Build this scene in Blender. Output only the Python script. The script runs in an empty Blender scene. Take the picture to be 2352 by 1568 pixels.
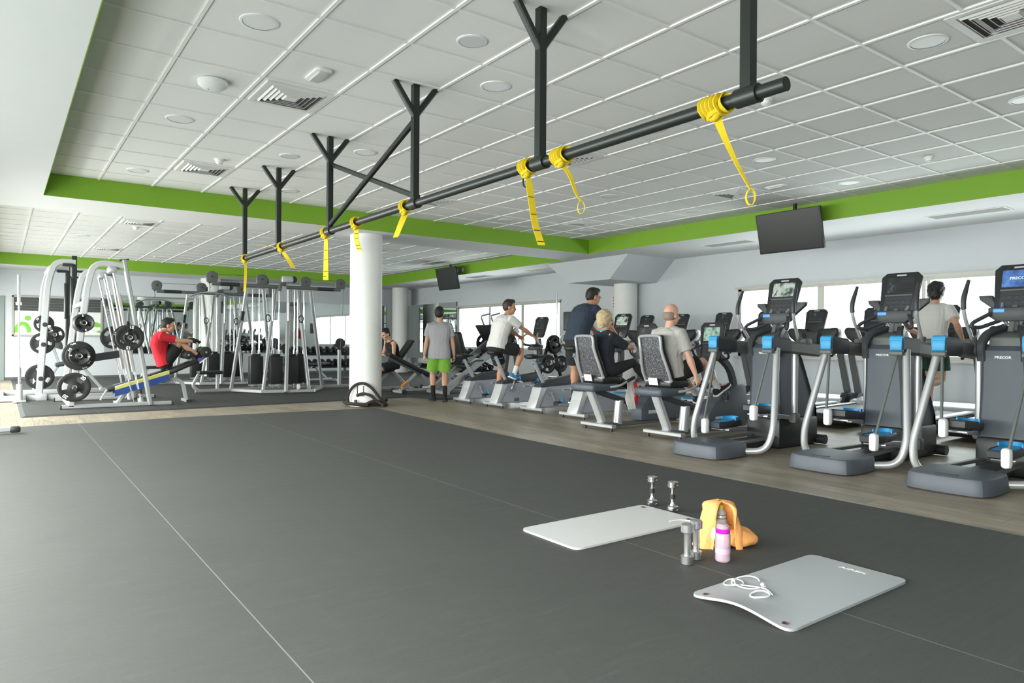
import bpy, bmesh, math, random
from mathutils import Vector as V, Matrix
random.seed(7)
S = bpy.context.scene
COL = S.collection
# ---------------------------------------------------------------- camera, world, lights, exposure
YAW, PITCH, ROLL, EYE = .636, -.001, .0069, 1.18
F_ = V((math.sin(YAW)*math.cos(PITCH), math.cos(YAW)*math.cos(PITCH), math.sin(PITCH)))
R0 = V((math.cos(YAW), -math.sin(YAW), 0)); U0 = R0.cross(F_)
R_ = R0*math.cos(ROLL)+U0*math.sin(ROLL); U_ = -R0*math.sin(ROLL)+U0*math.cos(ROLL)
cd = bpy.data.cameras.new('camera'); cam = bpy.data.objects.new('camera', cd); COL.objects.link(cam)
cd.sensor_width = 36; cd.lens = 36*1591.5/2352; cd.clip_start = .05; cd.clip_end = 200
cam.matrix_world = Matrix(((R_.x, U_.x, -F_.x, 0), (R_.y, U_.y, -F_.y, 0), (R_.z, U_.z, -F_.z, EYE), (0, 0, 0, 1)))
S.camera = cam
w = bpy.data.worlds.new('sky'); S.world = w; w.use_nodes = True
bg = w.node_tree.nodes['Background']; bg.inputs[0].default_value = (.93, .97, 1, 1); bg.inputs[1].default_value = 3.0
def area(name, loc, rot, sx, sy, power, col):
    l = bpy.data.lights.new(name, 'AREA'); l.shape = 'RECTANGLE'; l.size = sx; l.size_y = sy; l.energy = power; l.color = col
    o = bpy.data.objects.new(name, l); COL.objects.link(o); o.location = loc; o.rotation_euler = rot
    return o
HP = math.pi/2
# daylight entering by the glazed left side and by the strip windows on the right
area('daylight_left', (-1.75, 3.2, 1.25), (0, -HP+1.05, 0), 1.6, 11.5, 1800, (1, .985, .95))
area('daylight_left', (-1.75, 16, 1.35), (0, -HP+.8, 0), 1.8, 13, 1500, (1, .985, .95))
area('groundlight_left', (-1.7, 9, 1.5), (0, -HP-.3, 0), 2.2, 25, 430, (1, .985, .96))
area('daylight_right', (12.75, 5.0, 1.62), (0, HP-.4, 0), 1.4, 7.6, 270, (.9, .95, 1))
area('daylight_right', (12.75, 17.05, 1.62), (0, HP-.4, 0), 1.4, 5.2, 200, (.9, .95, 1))
S.view_settings.view_transform = 'Standard'; S.view_settings.look = 'None'; S.view_settings.gamma = 1
S.view_settings.use_curve_mapping = False; S.view_settings.exposure = .08
cy = S.cycles
cy.max_bounces = 8; cy.diffuse_bounces = 4; cy.glossy_bounces = 4; cy.transmission_bounces = 4; cy.transparent_max_bounces = 8
cy.caustics_reflective = False; cy.caustics_refractive = False; cy.sample_clamp_indirect = 6; cy.use_denoising = True
# ---------------------------------------------------------------- materials
def mat(name, col, rough=.5, metal=0, spec=.5, emis=None, estr=1, noise=0, nscale=20, bump=0, bscale=60, trans=0, alpha=1, col2=None, coat=0):
    m = bpy.data.materials.new(name); m.use_nodes = True; n = m.node_tree.nodes; L = m.node_tree.links; p = n['Principled BSDF']
    c = tuple(col)+(1,); p.inputs['Base Color'].default_value = c; p.inputs['Roughness'].default_value = rough
    p.inputs['Metallic'].default_value = metal; p.inputs['Specular IOR Level'].default_value = spec
    p.inputs['Transmission Weight'].default_value = trans; p.inputs['Alpha'].default_value = alpha; p.inputs['Coat Weight'].default_value = coat
    if emis: p.inputs['Emission Color'].default_value = tuple(emis)+(1,); p.inputs['Emission Strength'].default_value = estr
    if noise or bump:
        tc = n.new('ShaderNodeTexCoord')
    if noise:
        t = n.new('ShaderNodeTexNoise'); t.inputs['Scale'].default_value = nscale; t.inputs['Detail'].default_value = 5
        L.new(tc.outputs['Object'], t.inputs['Vector'])
        r = n.new('ShaderNodeMix'); r.data_type = 'RGBA'
        r.inputs[6].default_value = tuple(x*(1-noise) for x in col)+(1,)
        r.inputs[7].default_value = (tuple(col2) if col2 else tuple(min(1, x*(1+noise)) for x in col))+(1,)
        L.new(t.outputs['Fac'], r.inputs[0]); L.new(r.outputs[2], p.inputs['Base Color'])
    if bump:
        t2 = n.new('ShaderNodeTexNoise'); t2.inputs['Scale'].default_value = bscale; t2.inputs['Detail'].default_value = 4
        L.new(tc.outputs['Object'], t2.inputs['Vector'])
        b = n.new('ShaderNodeBump'); b.inputs['Strength'].default_value = bump; b.inputs['Distance'].default_value = .02
        L.new(t2.outputs['Fac'], b.inputs['Height']); L.new(b.outputs[0], p.inputs['Normal'])
    return m
def srgb(r, g, b):
    f = lambda x: (x/255/12.92 if x <= 10 else ((x/255+.055)/1.055)**2.4)
    return (f(r), f(g), f(b))
M = {}
M['wall'] = mat('white_paint', (.585, .61, .64), .7, noise=.03, nscale=3)
M['soffit'] = mat('soffit_paint', (.68, .69, .69), .7, noise=.02, nscale=3)
M['tile'] = mat('mineral_tile', (.77, .77, .75), .85, noise=.05, nscale=140, bump=.08, bscale=300)
M['tbar'] = mat('tbar_white', (.80, .80, .78), .5)
M['green'] = mat('green_paint', srgb(122, 166, 38), .6, noise=.04, nscale=4)
M['column'] = mat('column_paint', (.80, .80, .78), .55, noise=.04, nscale=9, bump=.05, bscale=40)
M['alu'] = mat('window_aluminium', (.42, .41, .38), .4, .3)
M['dark'] = mat('black_plastic', (.018, .02, .022), .45, noise=.15, nscale=30)
M['rubber'] = mat('black_rubber', (.014, .015, .016), .6, noise=.2, nscale=40)
M['plate'] = mat('plate_rubber', (.012, .013, .014), .42, noise=.2, nscale=40)
M['slate'] = mat('slate_plastic', srgb(76, 82, 92), .5, noise=.06, nscale=12)
M['slated'] = mat('charcoal_plastic', srgb(52, 55, 60), .5, noise=.08, nscale=12)
M['armgrey'] = mat('grey_plastic', srgb(92, 95, 94), .5, noise=.05, nscale=12)
M['silver'] = mat('silver_paint', (.44, .445, .46), .36, .45, noise=.03, nscale=15)
M['white_s'] = mat('pale_silver_paint', (.50, .51, .53), .4, .25, noise=.03, nscale=15)
M['bikegrey'] = mat('pale_grey_plastic', srgb(150, 153, 164), .45, noise=.03, nscale=12)
M['midgrey'] = mat('mid_grey_paint', (.30, .31, .31), .45, .2, noise=.05, nscale=15)
M['chrome'] = mat('chrome', (.8, .8, .82), .14, 1)
M['steel'] = mat('steel', (.6, .61, .62), .28, .9)
M['blue'] = mat('cyan_plastic', srgb(46, 146, 198), .45, noise=.04, nscale=20)
M['trx'] = mat('green_black_paint', (.010, .014, .012), .42, noise=.1, nscale=20)
M['yellow'] = mat('yellow_webbing', srgb(214, 186, 26), .75, noise=.12, nscale=120, bump=.3, bscale=300)
M['yblack'] = mat('webbing_marks', (.03, .03, .01), .8)
M['white'] = mat('white_plastic', (.78, .78, .78), .45)
M['vent'] = mat('vent_white', (.70, .70, .68), .5)
M['ventdark'] = mat('vent_inside', (.10, .10, .10), .8)
M['grille'] = mat('grille_grey', (.42, .43, .42), .6)
M['lamp'] = mat('lamp_diffuser', (.80, .80, .80), .4)
M['screen'] = mat('dark_screen', (.014, .015, .016), .28, spec=.3)
M['mirror'] = mat('mirror_glass', (.80, .86, .83), .015, 1)
M['padblk'] = mat('black_vinyl', (.016, .018, .018), .42, noise=.15, nscale=25)
M['orange'] = mat('orange_plastic', srgb(232, 140, 30), .45)
M['red'] = mat('red_paint', srgb(190, 30, 34), .45)
M['cable'] = mat('steel_cable', (.10, .10, .11), .4, .5)
M['paper'] = mat('white_card', (.80, .80, .74), .7)
M['ledblue'] = mat('blue_display', (.02, .1, .3), .3, emis=srgb(70, 150, 225), estr=.8)
M['wordmark'] = mat('white_lettering', (.8, .8, .8), .5)
def glass_mat():
    m = bpy.data.materials.new('window_glass'); m.use_nodes = True; n = m.node_tree.nodes; L = m.node_tree.links; n.clear()
    o = n.new('ShaderNodeOutputMaterial'); mx = n.new('ShaderNodeMixShader'); t = n.new('ShaderNodeBsdfTransparent'); g = n.new('ShaderNodeBsdfGlossy')
    t.inputs[0].default_value = (.96, .99, .97, 1); g.inputs['Roughness'].default_value = .02; mx.inputs[0].default_value = .07
    L.new(t.outputs[0], mx.inputs[1]); L.new(g.outputs[0], mx.inputs[2]); L.new(mx.outputs[0], o.inputs[0]); return m
M['glass'] = glass_mat()
def nodes_of(m): return m.node_tree.nodes, m.node_tree.links, m.node_tree.nodes['Principled BSDF']
def wood_mat():
    m = mat('laminate_planks', (.3, .28, .25), .42, spec=.5); n, L, p = nodes_of(m)
    tc = n.new('ShaderNodeTexCoord'); mp = n.new('ShaderNodeMapping'); mp.inputs['Rotation'].default_value = (0, 0, HP)
    L.new(tc.outputs['Object'], mp.inputs[0])
    br = n.new('ShaderNodeTexBrick'); br.offset = .37; br.inputs['Scale'].default_value = 1
    br.inputs['Brick Width'].default_value = 1.28; br.inputs['Row Height'].default_value = .19; br.inputs['Mortar Size'].default_value = .0018
    br.inputs['Color1'].default_value = tuple(srgb(156, 145, 128))+(1,); br.inputs['Color2'].default_value = tuple(srgb(134, 125, 111))+(1,)
    br.inputs['Mortar'].default_value = tuple(srgb(84, 78, 70))+(1,); L.new(mp.outputs[0], br.inputs[0])
    m2 = n.new('ShaderNodeMapping'); m2.inputs['Scale'].default_value = (26, 1.6, 1); L.new(tc.outputs['Object'], m2.inputs[0])
    ns = n.new('ShaderNodeTexNoise'); ns.inputs['Scale'].default_value = 1.6; ns.inputs['Detail'].default_value = 7; L.new(m2.outputs[0], ns.inputs[0])
    mx = n.new('ShaderNodeMix'); mx.data_type = 'RGBA'; mx.blend_type = 'OVERLAY'; mx.inputs[0].default_value = .75
    L.new(br.outputs[0], mx.inputs[6]); L.new(ns.outputs['Fac'], mx.inputs[7]); L.new(mx.outputs[2], p.inputs['Base Color'])
    rr = n.new('ShaderNodeMapRange'); rr.inputs[3].default_value = .34; rr.inputs[4].default_value = .52; L.new(ns.outputs['Fac'], rr.inputs[0]); L.new(rr.outputs[0], p.inputs['Roughness'])
    return m
M['wood'] = wood_mat()
def mat_floor(name, base, seams, x0, pitch, rough):
    m = mat(name, base, rough, spec=.6); n, L, p = nodes_of(m)
    tc = n.new('ShaderNodeTexCoord')
    n1 = n.new('ShaderNodeTexNoise'); n1.inputs['Scale'].default_value = 420; n1.inputs['Detail'].default_value = 2; L.new(tc.outputs['Object'], n1.inputs[0])
    n2 = n.new('ShaderNodeTexNoise'); n2.inputs['Scale'].default_value = .9; n2.inputs['Detail'].default_value = 6; n2.inputs['Roughness'].default_value = .65; L.new(tc.outputs['Object'], n2.inputs[0])
    ms = n.new('ShaderNodeMapping'); ms.inputs['Scale'].default_value = (1.3, 12, 1); ms.inputs['Rotation'].default_value = (0, 0, .12); L.new(tc.outputs['Object'], ms.inputs[0])
    n3 = n.new('ShaderNodeTexNoise'); n3.inputs['Scale'].default_value = 2.2; n3.inputs['Detail'].default_value = 8; n3.inputs['Roughness'].default_value = .7; L.new(ms.outputs[0], n3.inputs[0])
    def mixc(fac, a, b, mode='MIX'):
        q = n.new('ShaderNodeMix'); q.data_type = 'RGBA'; q.blend_type = mode
        for i, v in ((0, fac), (6, a), (7, b)):
            if isinstance(v, (int, float)): q.inputs[i].default_value = v
            elif isinstance(v, tuple): q.inputs[i].default_value = v+(1,)
            else: L.new(v, q.inputs[i])
        return q.outputs[2]
    def rng(v, a, b, c, d):
        q = n.new('ShaderNodeMapRange'); L.new(v, q.inputs[0])
        for i, k in enumerate((a, b, c, d)): q.inputs[i+1].default_value = k
        return q.outputs[0]
    c = mixc(rng(n2.outputs['Fac'], .3, .7, 0, 1), tuple(x*.88 for x in base), tuple(x*1.12 for x in base))
    c = mixc(rng(n1.outputs['Fac'], .35, .7, 0, .55), c, tuple(x*1.9 for x in base))
    c = mixc(rng(n3.outputs['Fac'], .56, .75, 0, .35), c, tuple(min(1, x*2.1) for x in base))
    if seams:
        sx = n.new('ShaderNodeSeparateXYZ'); L.new(tc.outputs['Object'], sx.inputs[0])
        a = n.new('ShaderNodeMath'); a.operation = 'SUBTRACT'; L.new(sx.outputs[0], a.inputs[0]); a.inputs[1].default_value = x0-pitch/2
        b = n.new('ShaderNodeMath'); b.operation = 'FLOORED_MODULO'; L.new(a.outputs[0], b.inputs[0]); b.inputs[1].default_value = pitch
        d = n.new('ShaderNodeMath'); d.operation = 'SUBTRACT'; L.new(b.outputs[0], d.inputs[0]); d.inputs[1].default_value = pitch/2
        e = n.new('ShaderNodeMath'); e.operation = 'ABSOLUTE'; L.new(d.outputs[0], e.inputs[0])
        g = n.new('ShaderNodeMath'); g.operation = 'LESS_THAN'; L.new(e.outputs[0], g.inputs[0]); g.inputs[1].default_value = .0028
        c = mixc(g.outputs[0], c, (.15, .15, .14))
    L.new(c, p.inputs['Base Color'])
    L.new(rng(n3.outputs['Fac'], .3, .7, rough-.05, rough+.07), p.inputs['Roughness'])
    bp = n.new('ShaderNodeBump'); bp.inputs['Strength'].default_value = .12; bp.inputs['Distance'].default_value = .003
    L.new(n1.outputs['Fac'], bp.inputs['Height']); L.new(bp.outputs[0], p.inputs['Normal'])
    return m
M['matfront'] = mat_floor('front_rubber', (.034, .036, .034), True, .867, 2.09, .74)
M['matrear'] = mat_floor('rear_rubber', (.022, .024, .023), True, 1.24, 1.0, .7)
# ---------------------------------------------------------------- mesh builder
def rotm(r):
    return Matrix.Rotation(r[2], 3, 'Z') @ Matrix.Rotation(r[1], 3, 'Y') @ Matrix.Rotation(r[0], 3, 'X')
D = math.radians
def fil(pts, r=.05, n=4):
    pts = [V(p) for p in pts]; out = [pts[0]]
    for i in range(1, len(pts)-1):
        a, b, c = pts[i-1], pts[i], pts[i+1]; u = a-b; v = c-b
        k = min(r, u.length*.49, v.length*.49); p0 = b+u.normalized()*k; p1 = b+v.normalized()*k
        for j in range(n+1):
            t = j/n; out.append(p0*(1-t)**2+b*2*t*(1-t)+p1*t*t)
    out.append(pts[-1]); return out
def spline(pts, n=6, closed=False):
    P = [V(p) for p in pts]; out = []; N = len(P)
    for i in range(N if closed else N-1):
        g = lambda k: P[k % N] if closed else P[max(0, min(N-1, k))]
        a, b, c, d = g(i-1), g(i), g(i+1), g(i+2)
        for j in range(n):
            t = j/n; out.append(.5*((2*b)+(c-a)*t+(2*a-5*b+4*c-d)*t*t+(3*b-a-3*c+d)*t**3))
    if not closed: out.append(P[-1])
    return out
class B:
    def __init__(s): s.bm = bmesh.new()
    def _f(s, vs):
        try: return s.bm.faces.new(vs)
        except ValueError: return None
    def box(s, c, size, rot=(0, 0, 0), bev=0, seg=2):
        r = bmesh.ops.create_cube(s.bm, size=1); vs = r['verts']
        R = rotm(rot); c = V(c)
        for v in vs: v.co = R @ V((v.co.x*size[0], v.co.y*size[1], v.co.z*size[2])) + c
        if bev:
            es = list({e for v in vs for e in v.link_edges})
            bmesh.ops.bevel(s.bm, geom=es, offset=bev, segments=seg, affect='EDGES', profile=.5)
        return s
    def loft(s, rings, cap=True, closed=False):
        rr = [[s.bm.verts.new(p) for p in ring] for ring in rings]; n = len(rr[0])
        for i in range(len(rr)-(0 if closed else 1)):
            a, b = rr[i], rr[(i+1) % len(rr)]
            for j in range(n): s._f((a[j], a[(j+1) % n], b[(j+1) % n], b[j]))
        if cap and not closed: s._f(rr[0][::-1]); s._f(rr[-1])
        return s
    def _frames(s, P, closed, up):
        N = len(P); T = []
        for i in range(N):
            a = P[i-1] if (i or closed) else P[i]; b = P[(i+1) % N] if (i < N-1 or closed) else P[i]
            t = (b-a); T.append(t.normalized() if t.length > 1e-9 else V((0, 0, 1)))
        u = V(up) if up else (V((0, 0, 1)) if abs(T[0].z) < .9 else V((0, 1, 0)))
        fr = []
        for t in T:
            x = u.cross(t)
            if x.length < 1e-6: x = V((1, 0, 0)).cross(t)
            x.normalize(); y = t.cross(x).normalized()
            if not up: u = y
            fr.append((x, y))
        return fr
    def tube(s, pts, r, n=10, closed=False, cap=True, up=None):
        P = [V(p) for p in pts]; fr = s._frames(P, closed, up); rings = []
        for i, p in enumerate(P):
            rr = r[i] if isinstance(r, (list, tuple)) else r; x, y = fr[i]
            rings.append([p+x*math.cos(2*math.pi*k/n)*rr+y*math.sin(2*math.pi*k/n)*rr for k in range(n)])
        return s.loft(rings, cap, closed)
    def bar(s, pts, w, h, closed=False, up=None, ch=.0):
        P = [V(p) for p in pts]; fr = s._frames(P, closed, up); rings = []
        ch = ch or min(w, h)*.18; a, b = w/2, h/2
        sec = [(a, b-ch), (a-ch, b), (-a+ch, b), (-a, b-ch), (-a, -b+ch), (-a+ch, -b), (a-ch, -b), (a, -b+ch)]
        for p, (x, y) in zip(P, fr): rings.append([p+x*u+y*v for u, v in sec])
        return s.loft(rings, True, closed)
    def cyl(s, p0, p1, r0, r1=None, n=16, cap=True):
        return s.tube([p0, p1], [r0, r0 if r1 is None else r1], n, cap=cap)
    def lathe(s, prof, o=(0, 0, 0), axis='Z', n=24, cap=True):
        o = V(o); rings = []
        for r, z in prof:
            ring = []
            for k in range(n):
                c, q = math.cos(2*math.pi*k/n)*r, math.sin(2*math.pi*k/n)*r
                ring.append(o+(V((c, q, z)) if axis == 'Z' else V((z, c, q)) if axis == 'X' else V((q, z, c))))
            rings.append(ring)
        return s.loft(rings, cap)
    def ell(s, c, r, rot=(0, 0, 0), nu=16, nv=10):
        rings = []; R = rotm(rot); c = V(c)
        for i in range(nv+1):
            a = math.pi*i/nv; q = max(math.sin(a), .02)
            rings.append([R @ V((r[0]*q*math.cos(2*math.pi*k/nu), r[1]*q*math.sin(2*math.pi*k/nu), -r[2]*math.cos(a)))+c for k in range(nu)])
        return s.loft(rings)
    def prism(s, poly, plane, d0, d1, bev=0, seg=2, o=(0, 0, 0)):
        o = V(o)
        f = {'XZ': lambda u, v, d: V((u, d, v)), 'XY': lambda u, v, d: V((u, v, d)), 'YZ': lambda u, v, d: V((d, u, v))}[plane]
        a = [s.bm.verts.new(f(u, v, d0)+o) for u, v in poly]; b = [s.bm.verts.new(f(u, v, d1)+o) for u, v in poly]; n = len(poly)
        fs = [s._f(a[::-1]), s._f(b)]
        for i in range(n): fs.append(s._f((a[i], a[(i+1) % n], b[(i+1) % n], b[i])))
        if bev:
            es = list({e for q in fs if q for e in q.edges})
            bmesh.ops.bevel(s.bm, geom=es, offset=bev, segments=seg, affect='EDGES', profile=.5)
        return s
    def quad(s, *pts):
        s._f([s.bm.verts.new(p) for p in pts]); return s
    def obj(s, name, m, parent=None, smooth=35, loc=None):
        bmesh.ops.recalc_face_normals(s.bm, faces=s.bm.faces[:])
        me = bpy.data.meshes.new(name); s.bm.to_mesh(me); s.bm.free()
        me.materials.append(M[m] if isinstance(m, str) else m)
        if smooth:
            for p in me.polygons: p.use_smooth = True
            me.set_sharp_from_angle(angle=D(smooth))
        o = bpy.data.objects.new(name, me); COL.objects.link(o)
        if parent: o.parent = parent
        if loc: o.location = loc
        return o
def parts(b, name, m, parent, smooth=35):
    """every loose piece of a builder becomes a part of its own"""
    bm = b.bm; bm.verts.index_update(); seen = set(); out = []
    for v in bm.verts:
        if v in seen: continue
        st_, isl = [v], []
        seen.add(v)
        while st_:
            q = st_.pop(); isl.append(q)
            for e in q.link_edges:
                o_ = e.other_vert(q)
                if o_ not in seen: seen.add(o_); st_.append(o_)
        c = B(); mp = {q: c.bm.verts.new(q.co) for q in isl}
        for f in {f for q in isl for f in q.link_faces}: c._f([mp[q] for q in f.verts])
        out.append(c.obj(name, m, parent, smooth))
    bm.free(); return out
def rrect(w, h, r, n=4):
    out = []
    for cx, cy_, a0 in ((w/2-r, h/2-r, 0), (-w/2+r, h/2-r, 90), (-w/2+r, -h/2+r, 180), (w/2-r, -h/2+r, 270)):
        for k in range(n+1):
            a = D(a0+90*k/n); out.append((cx+r*math.cos(a), cy_+r*math.sin(a)))
    return out
def tag(o, label, cat, group=None, kind=None):
    o['label'] = label; o['category'] = cat
    if group: o['group'] = group
    if kind: o['kind'] = kind
    return o
def T(name, label, cat, loc=(0, 0, 0), rz=0, group=None):
    o = bpy.data.objects.new(name, None); COL.objects.link(o); o.empty_display_size = .1
    o.location = loc; o.rotation_euler = (0, 0, rz); return tag(o, label, cat, group)
def st(o, label=None):
    o['kind'] = 'structure'
    if label: o['label'] = label
    return o
def struct(name, b, m, parent=None, smooth=35):
    o = b.obj(name, m, parent, smooth)
    if not parent: o['kind'] = 'structure'
    return o
def dup(root, loc, rz=None, label=None, group=None, skip=()):
    r = root.copy(); COL.objects.link(r); r.location = loc
    if rz is not None: r.rotation_euler = (0, 0, rz)
    if label: r['label'] = label
    if group: r['group'] = group
    def kids(a, b):
        for ch in a.children:
            if ch.name.split('.')[0] in skip: continue
            c = ch.copy(); COL.objects.link(c); c.parent = b; kids(ch, c)
    kids(root, r); return r
def text(body, size, name, m, parent, mtx, depth=.001, wide=1, bold=.025):
    cu = bpy.data.curves.new('lettering', 'FONT'); cu.body = body; cu.size = size; cu.extrude = depth; cu.offset = size*bold; cu.align_x = 'CENTER'; cu.align_y = 'CENTER'
    o = bpy.data.objects.new('lettering', cu); COL.objects.link(o)
    me = bpy.data.meshes.new_from_object(o.evaluated_get(bpy.context.evaluated_depsgraph_get()))
    bpy.data.objects.remove(o); bpy.data.curves.remove(cu)
    me.transform(mtx @ Matrix.Diagonal((wide, 1, 1, 1))); me.materials.clear(); me.materials.append(M[m] if isinstance(m, str) else m)
    q = bpy.data.objects.new(name, me); COL.objects.link(q)
    if parent: q.parent = parent
    return q
def basis(x, y, o):
    x = V(x).normalized(); y = V(y).normalized(); z = x.cross(y)
    return Matrix(((x.x, y.x, z.x, o[0]), (x.y, y.y, z.y, o[1]), (x.z, y.z, z.z, o[2]), (0, 0, 0, 1)))
# ================================================================ THE ROOM
XL, XR, YB, YF = -1.1, 12.3, 23.6, -3.5
ZS, ZC, TL = 3.057, 3.358, .66
struct('floor', B().box(((XL+XR)/2, (YB+YF)/2, -.05), (XR-XL+1, YB-YF+1, .1)), 'wood')
b = B(); b.prism([(-1.0, YF+.6), (5.05, YF+.6), (5.05, 7), (5.2, 11.0), (2.4, 11.24), (-1.0, 11.1)], 'XY', .0, .006)
o = st(b.obj('floor_mat', 'matfront', smooth=0), 'dark grey rubber floor mat with fine pale seams filling the front of the gym')
b = B(); pl = [(.24, 12.43), (6.72, 12.72), (7.05, 11.75), (9.6, 12.3), (12.2, 13.0), (12.2, YB-.02), (.24, YB-.02)]
cx, cy0 = 6, 18
b.loft([[(x, y, 0) for x, y in pl], [(x+(.06 if x < 1 else 0), y+(.06 if y < 14 else 0), .02) for x, y in pl]])
o = st(b.obj('floor_mat', 'matrear', smooth=0), 'black rubber floor mat under the weight machines at the back')
# ---- ceiling: two coffers with green sides, tiles and T-bars
C1 = (.444, 10.19, -1.3, 11.03); C2 = (-.3, 10.6, 12.2, 22.0)
b = B()
def slab(x0, x1, y0, y1): b.box(((x0+x1)/2, (y0+y1)/2, ZS+.2), (x1-x0, y1-y0, .4))
slab(XL-.3, C1[0], YF, C1[3]); slab(C1[1], XR+.3, YF, 12.2); slab(C1[0], C1[1], YF, C1[2]); slab(XL-.3, C1[1], C1[3], C2[2])
slab(XL-.3, C2[0], C2[2], YB+.3); slab(C2[1], XR+.3, 12.2, YB+.3); slab(C2[0], C2[1], C2[3], YB+.3)
struct('ceiling', b, 'soffit', smooth=0)
k = 0
for ci, (x0, x1, y0, y1) in enumerate((C1, C2)):
    struct('ceiling_panel', B().box(((x0+x1)/2, (y0+y1)/2, ZC+.03), (x1-x0+.1, y1-y0+.1, .06)), 'tile', smooth=0)
    g = B(); gx = 1.075+TL*math.ceil((x0-1.075)/TL); gy = 5.2+TL*math.ceil((y0-5.2)/TL)
    while gx < x1-.02: g.box((gx, (y0+y1)/2, ZC-.005), (.026, y1-y0, .013)); gx += TL
    while gy < y1-.02: g.box(((x0+x1)/2, gy, ZC-.0045), (x1-x0, .024, .010)); gy += TL
    struct('ceiling_grid', g, 'tbar', smooth=0)
    for (a0, a1, c0, c1) in ((x0, x1, y1-.006, y1), (x1-.006, x1, y0, y1), (x0, x0+.006, y0, y1), (x0, x1, y0, y0+.006)):
        k += 1
        struct('trim_%d' % k, B().box(((a0+a1)/2, (c0+c1)/2, (ZS+ZC)/2), (a1-a0, c1-c0, ZC-ZS-.002)), 'green', smooth=0)
# ---- walls
def wall(name, axis, pos, th, a0, a1, z1, holes, m='wall'):
    b = B(); cuts = sorted(holes); cur = a0
    def put(u0, u1, z0, zz):
        if u1-u0 < 1e-3 or zz-z0 < 1e-3: return
        if axis == 'X': b.box((pos, (u0+u1)/2, (z0+zz)/2), (th, u1-u0, zz-z0))
        else: b.box(((u0+u1)/2, pos, (z0+zz)/2), (u1-u0, th, zz-z0))
    for h0, h1, z0, zz in cuts:
        put(cur, h0, 0, z1); put(h0, h1, 0, z0); put(h0, h1, zz, z1); cur = h1
    put(cur, a1, 0, z1); return struct(name, b, m, smooth=0)
WA = (1.7, 8.78, .90, 2.30); WB = (14.42, 19.72, .90, 2.30)
wall('wall_right', 'X', XR+.12, .24, YF-.3, YB+.3, 3.4, [WA, WB])
LW = [(-2.6, 2.9, .12, 2.75), (3.2, 8.9, .12, 2.75), (9.3, 15.2, .12, 2.75), (15.6, 22.6, .12, 2.75)]
wall('wall_left', 'X', XL-.12, .24, YF-.3, YB+.3, 3.4, LW)
wall('wall_back', 'Y', YB+.12, .24, XL-.3, XR+.3, 3.4, [])
wall('wall_front', 'Y', YF-.12, .24, XL-.3, XR+.3, 3.4, [])
struct('baseboard_back', B().box((4.6, YB-.008, .04), (15, .016, .08)), 'armgrey', smooth=0)
wn = 0
def window(x, y0, y1, z0, z1, mulls, inward, m='alu', fw=.07, bars=()):
    global wn; wn += 1
    t = bpy.data.objects.new('window_%d' % wn, None); COL.objects.link(t); t.location = (x, y0, z0); st(t)
    b = B(); dy, dz = y1-y0, z1-z0
    for c, sz in (((0, dy/2, dz-fw/2), (.16, dy, fw)), ((0, dy/2, fw/2), (.16, dy, fw)), ((0, fw/2, dz/2), (.16, fw, dz)), ((0, dy-fw/2, dz/2), (.16, fw, dz))): b.box(c, sz)
    b.box((inward*.03, dy/2, dz-.005), (.24, dy+.06, .045)); b.obj('window_frame', m, t, smooth=0)
    b = B()
    for q, wd in mulls: b.box((0, q-y0, dz/2), (.11, wd, dz-fw*1.5))
    for z in bars: b.box((0, dy/2, z-z0), (.09, dy-.1, .06))
    if mulls or bars: b.obj('mullion', m, t, smooth=0)
    B().box((0, dy/2, dz/2), (.008, dy-.1, dz-.1)).obj('window_pane', 'glass', t, smooth=0)
    b = B().box((inward*.06, dy/2, -.015), (.26, dy+.08, .03)); b.obj('window_sill', m, t, smooth=0)
window(XR+.1, *WA, [(7.0, .13), (5.21, .05), (5.13, .05), (3.4, .12)], -1)
window(XR+.1, *WB, [(17.9, .10), (16.2, .12)], -1)
for h in LW:
    mid = (h[0]+h[1])/2; q = (h[1]-h[0])/4
    window(XL-.1, *h, [(mid, .07), (mid-q, .06), (mid+q, .06)], 1, 'dark', bars=(1.1, 2.05))
# sloped duct box round the right-hand column, and the round columns
b = B(); pts = lambda x: [V((x, 10.45, ZS)), V((x, 11.0, 2.55)), V((x, 12.4, 2.55)), V((x, 13.15, ZS))]
b.loft([pts(10.78), pts(XR+.02)]); struct('trim_9', b, 'wall', smooth=0)
def column(x, y, r, z1): return st(B().lathe([(r, 0), (r, z1)], (x, y, 0), n=40).obj('column', 'column', smooth=60))
column(5.3, 11.62, .285, ZS+.02)['label'] = 'round white column with thick rope at its foot'
column(5.3, 23.1, .29, ZS+.02); column(12.02, 11.72, .28, 2.56); column(11.65, 22.6, .29, ZS+.02)
# ---- mirrors and the green sign wall at the back
def panel(name, c, size, m, label, cat, frame=None):
    t = T(name, label, cat, c)
    B().box((0, 0, 0), size).obj('mirror_glass', m, t, smooth=0)
    return t
xs = [2.46, 4.28, 6.1, 7.92, 9.74, 11.56]
for i in range(5):
    t = T('wall_mirror', ['frameless wall mirror next to the green sign', 'frameless wall mirror left of the back column', 'frameless wall mirror behind the cable station', 'frameless wall mirror above the far dumbbell rack', 'frameless wall mirror in the far right corner of the back wall'][i], 'mirror', ((xs[i]+xs[i+1])/2, YB-.012, 1.585), 0, 'wall mirrors')
    B().box((0, 0, 0), (xs[i+1]-xs[i]-.004, .012, 1.73)).obj('mirror_pane', 'mirror', t, smooth=0)
    B().box((0, .002, -.872), (xs[i+1]-xs[i]-.004, .02, .02)).obj('bottom_channel', 'steel', t, smooth=0)
t = T('wall_mirror', 'tall mirror on the window wall beside the walking man', 'mirror', (XR-.012, 21.62, 1.5), 0, 'wall mirrors')
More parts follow.
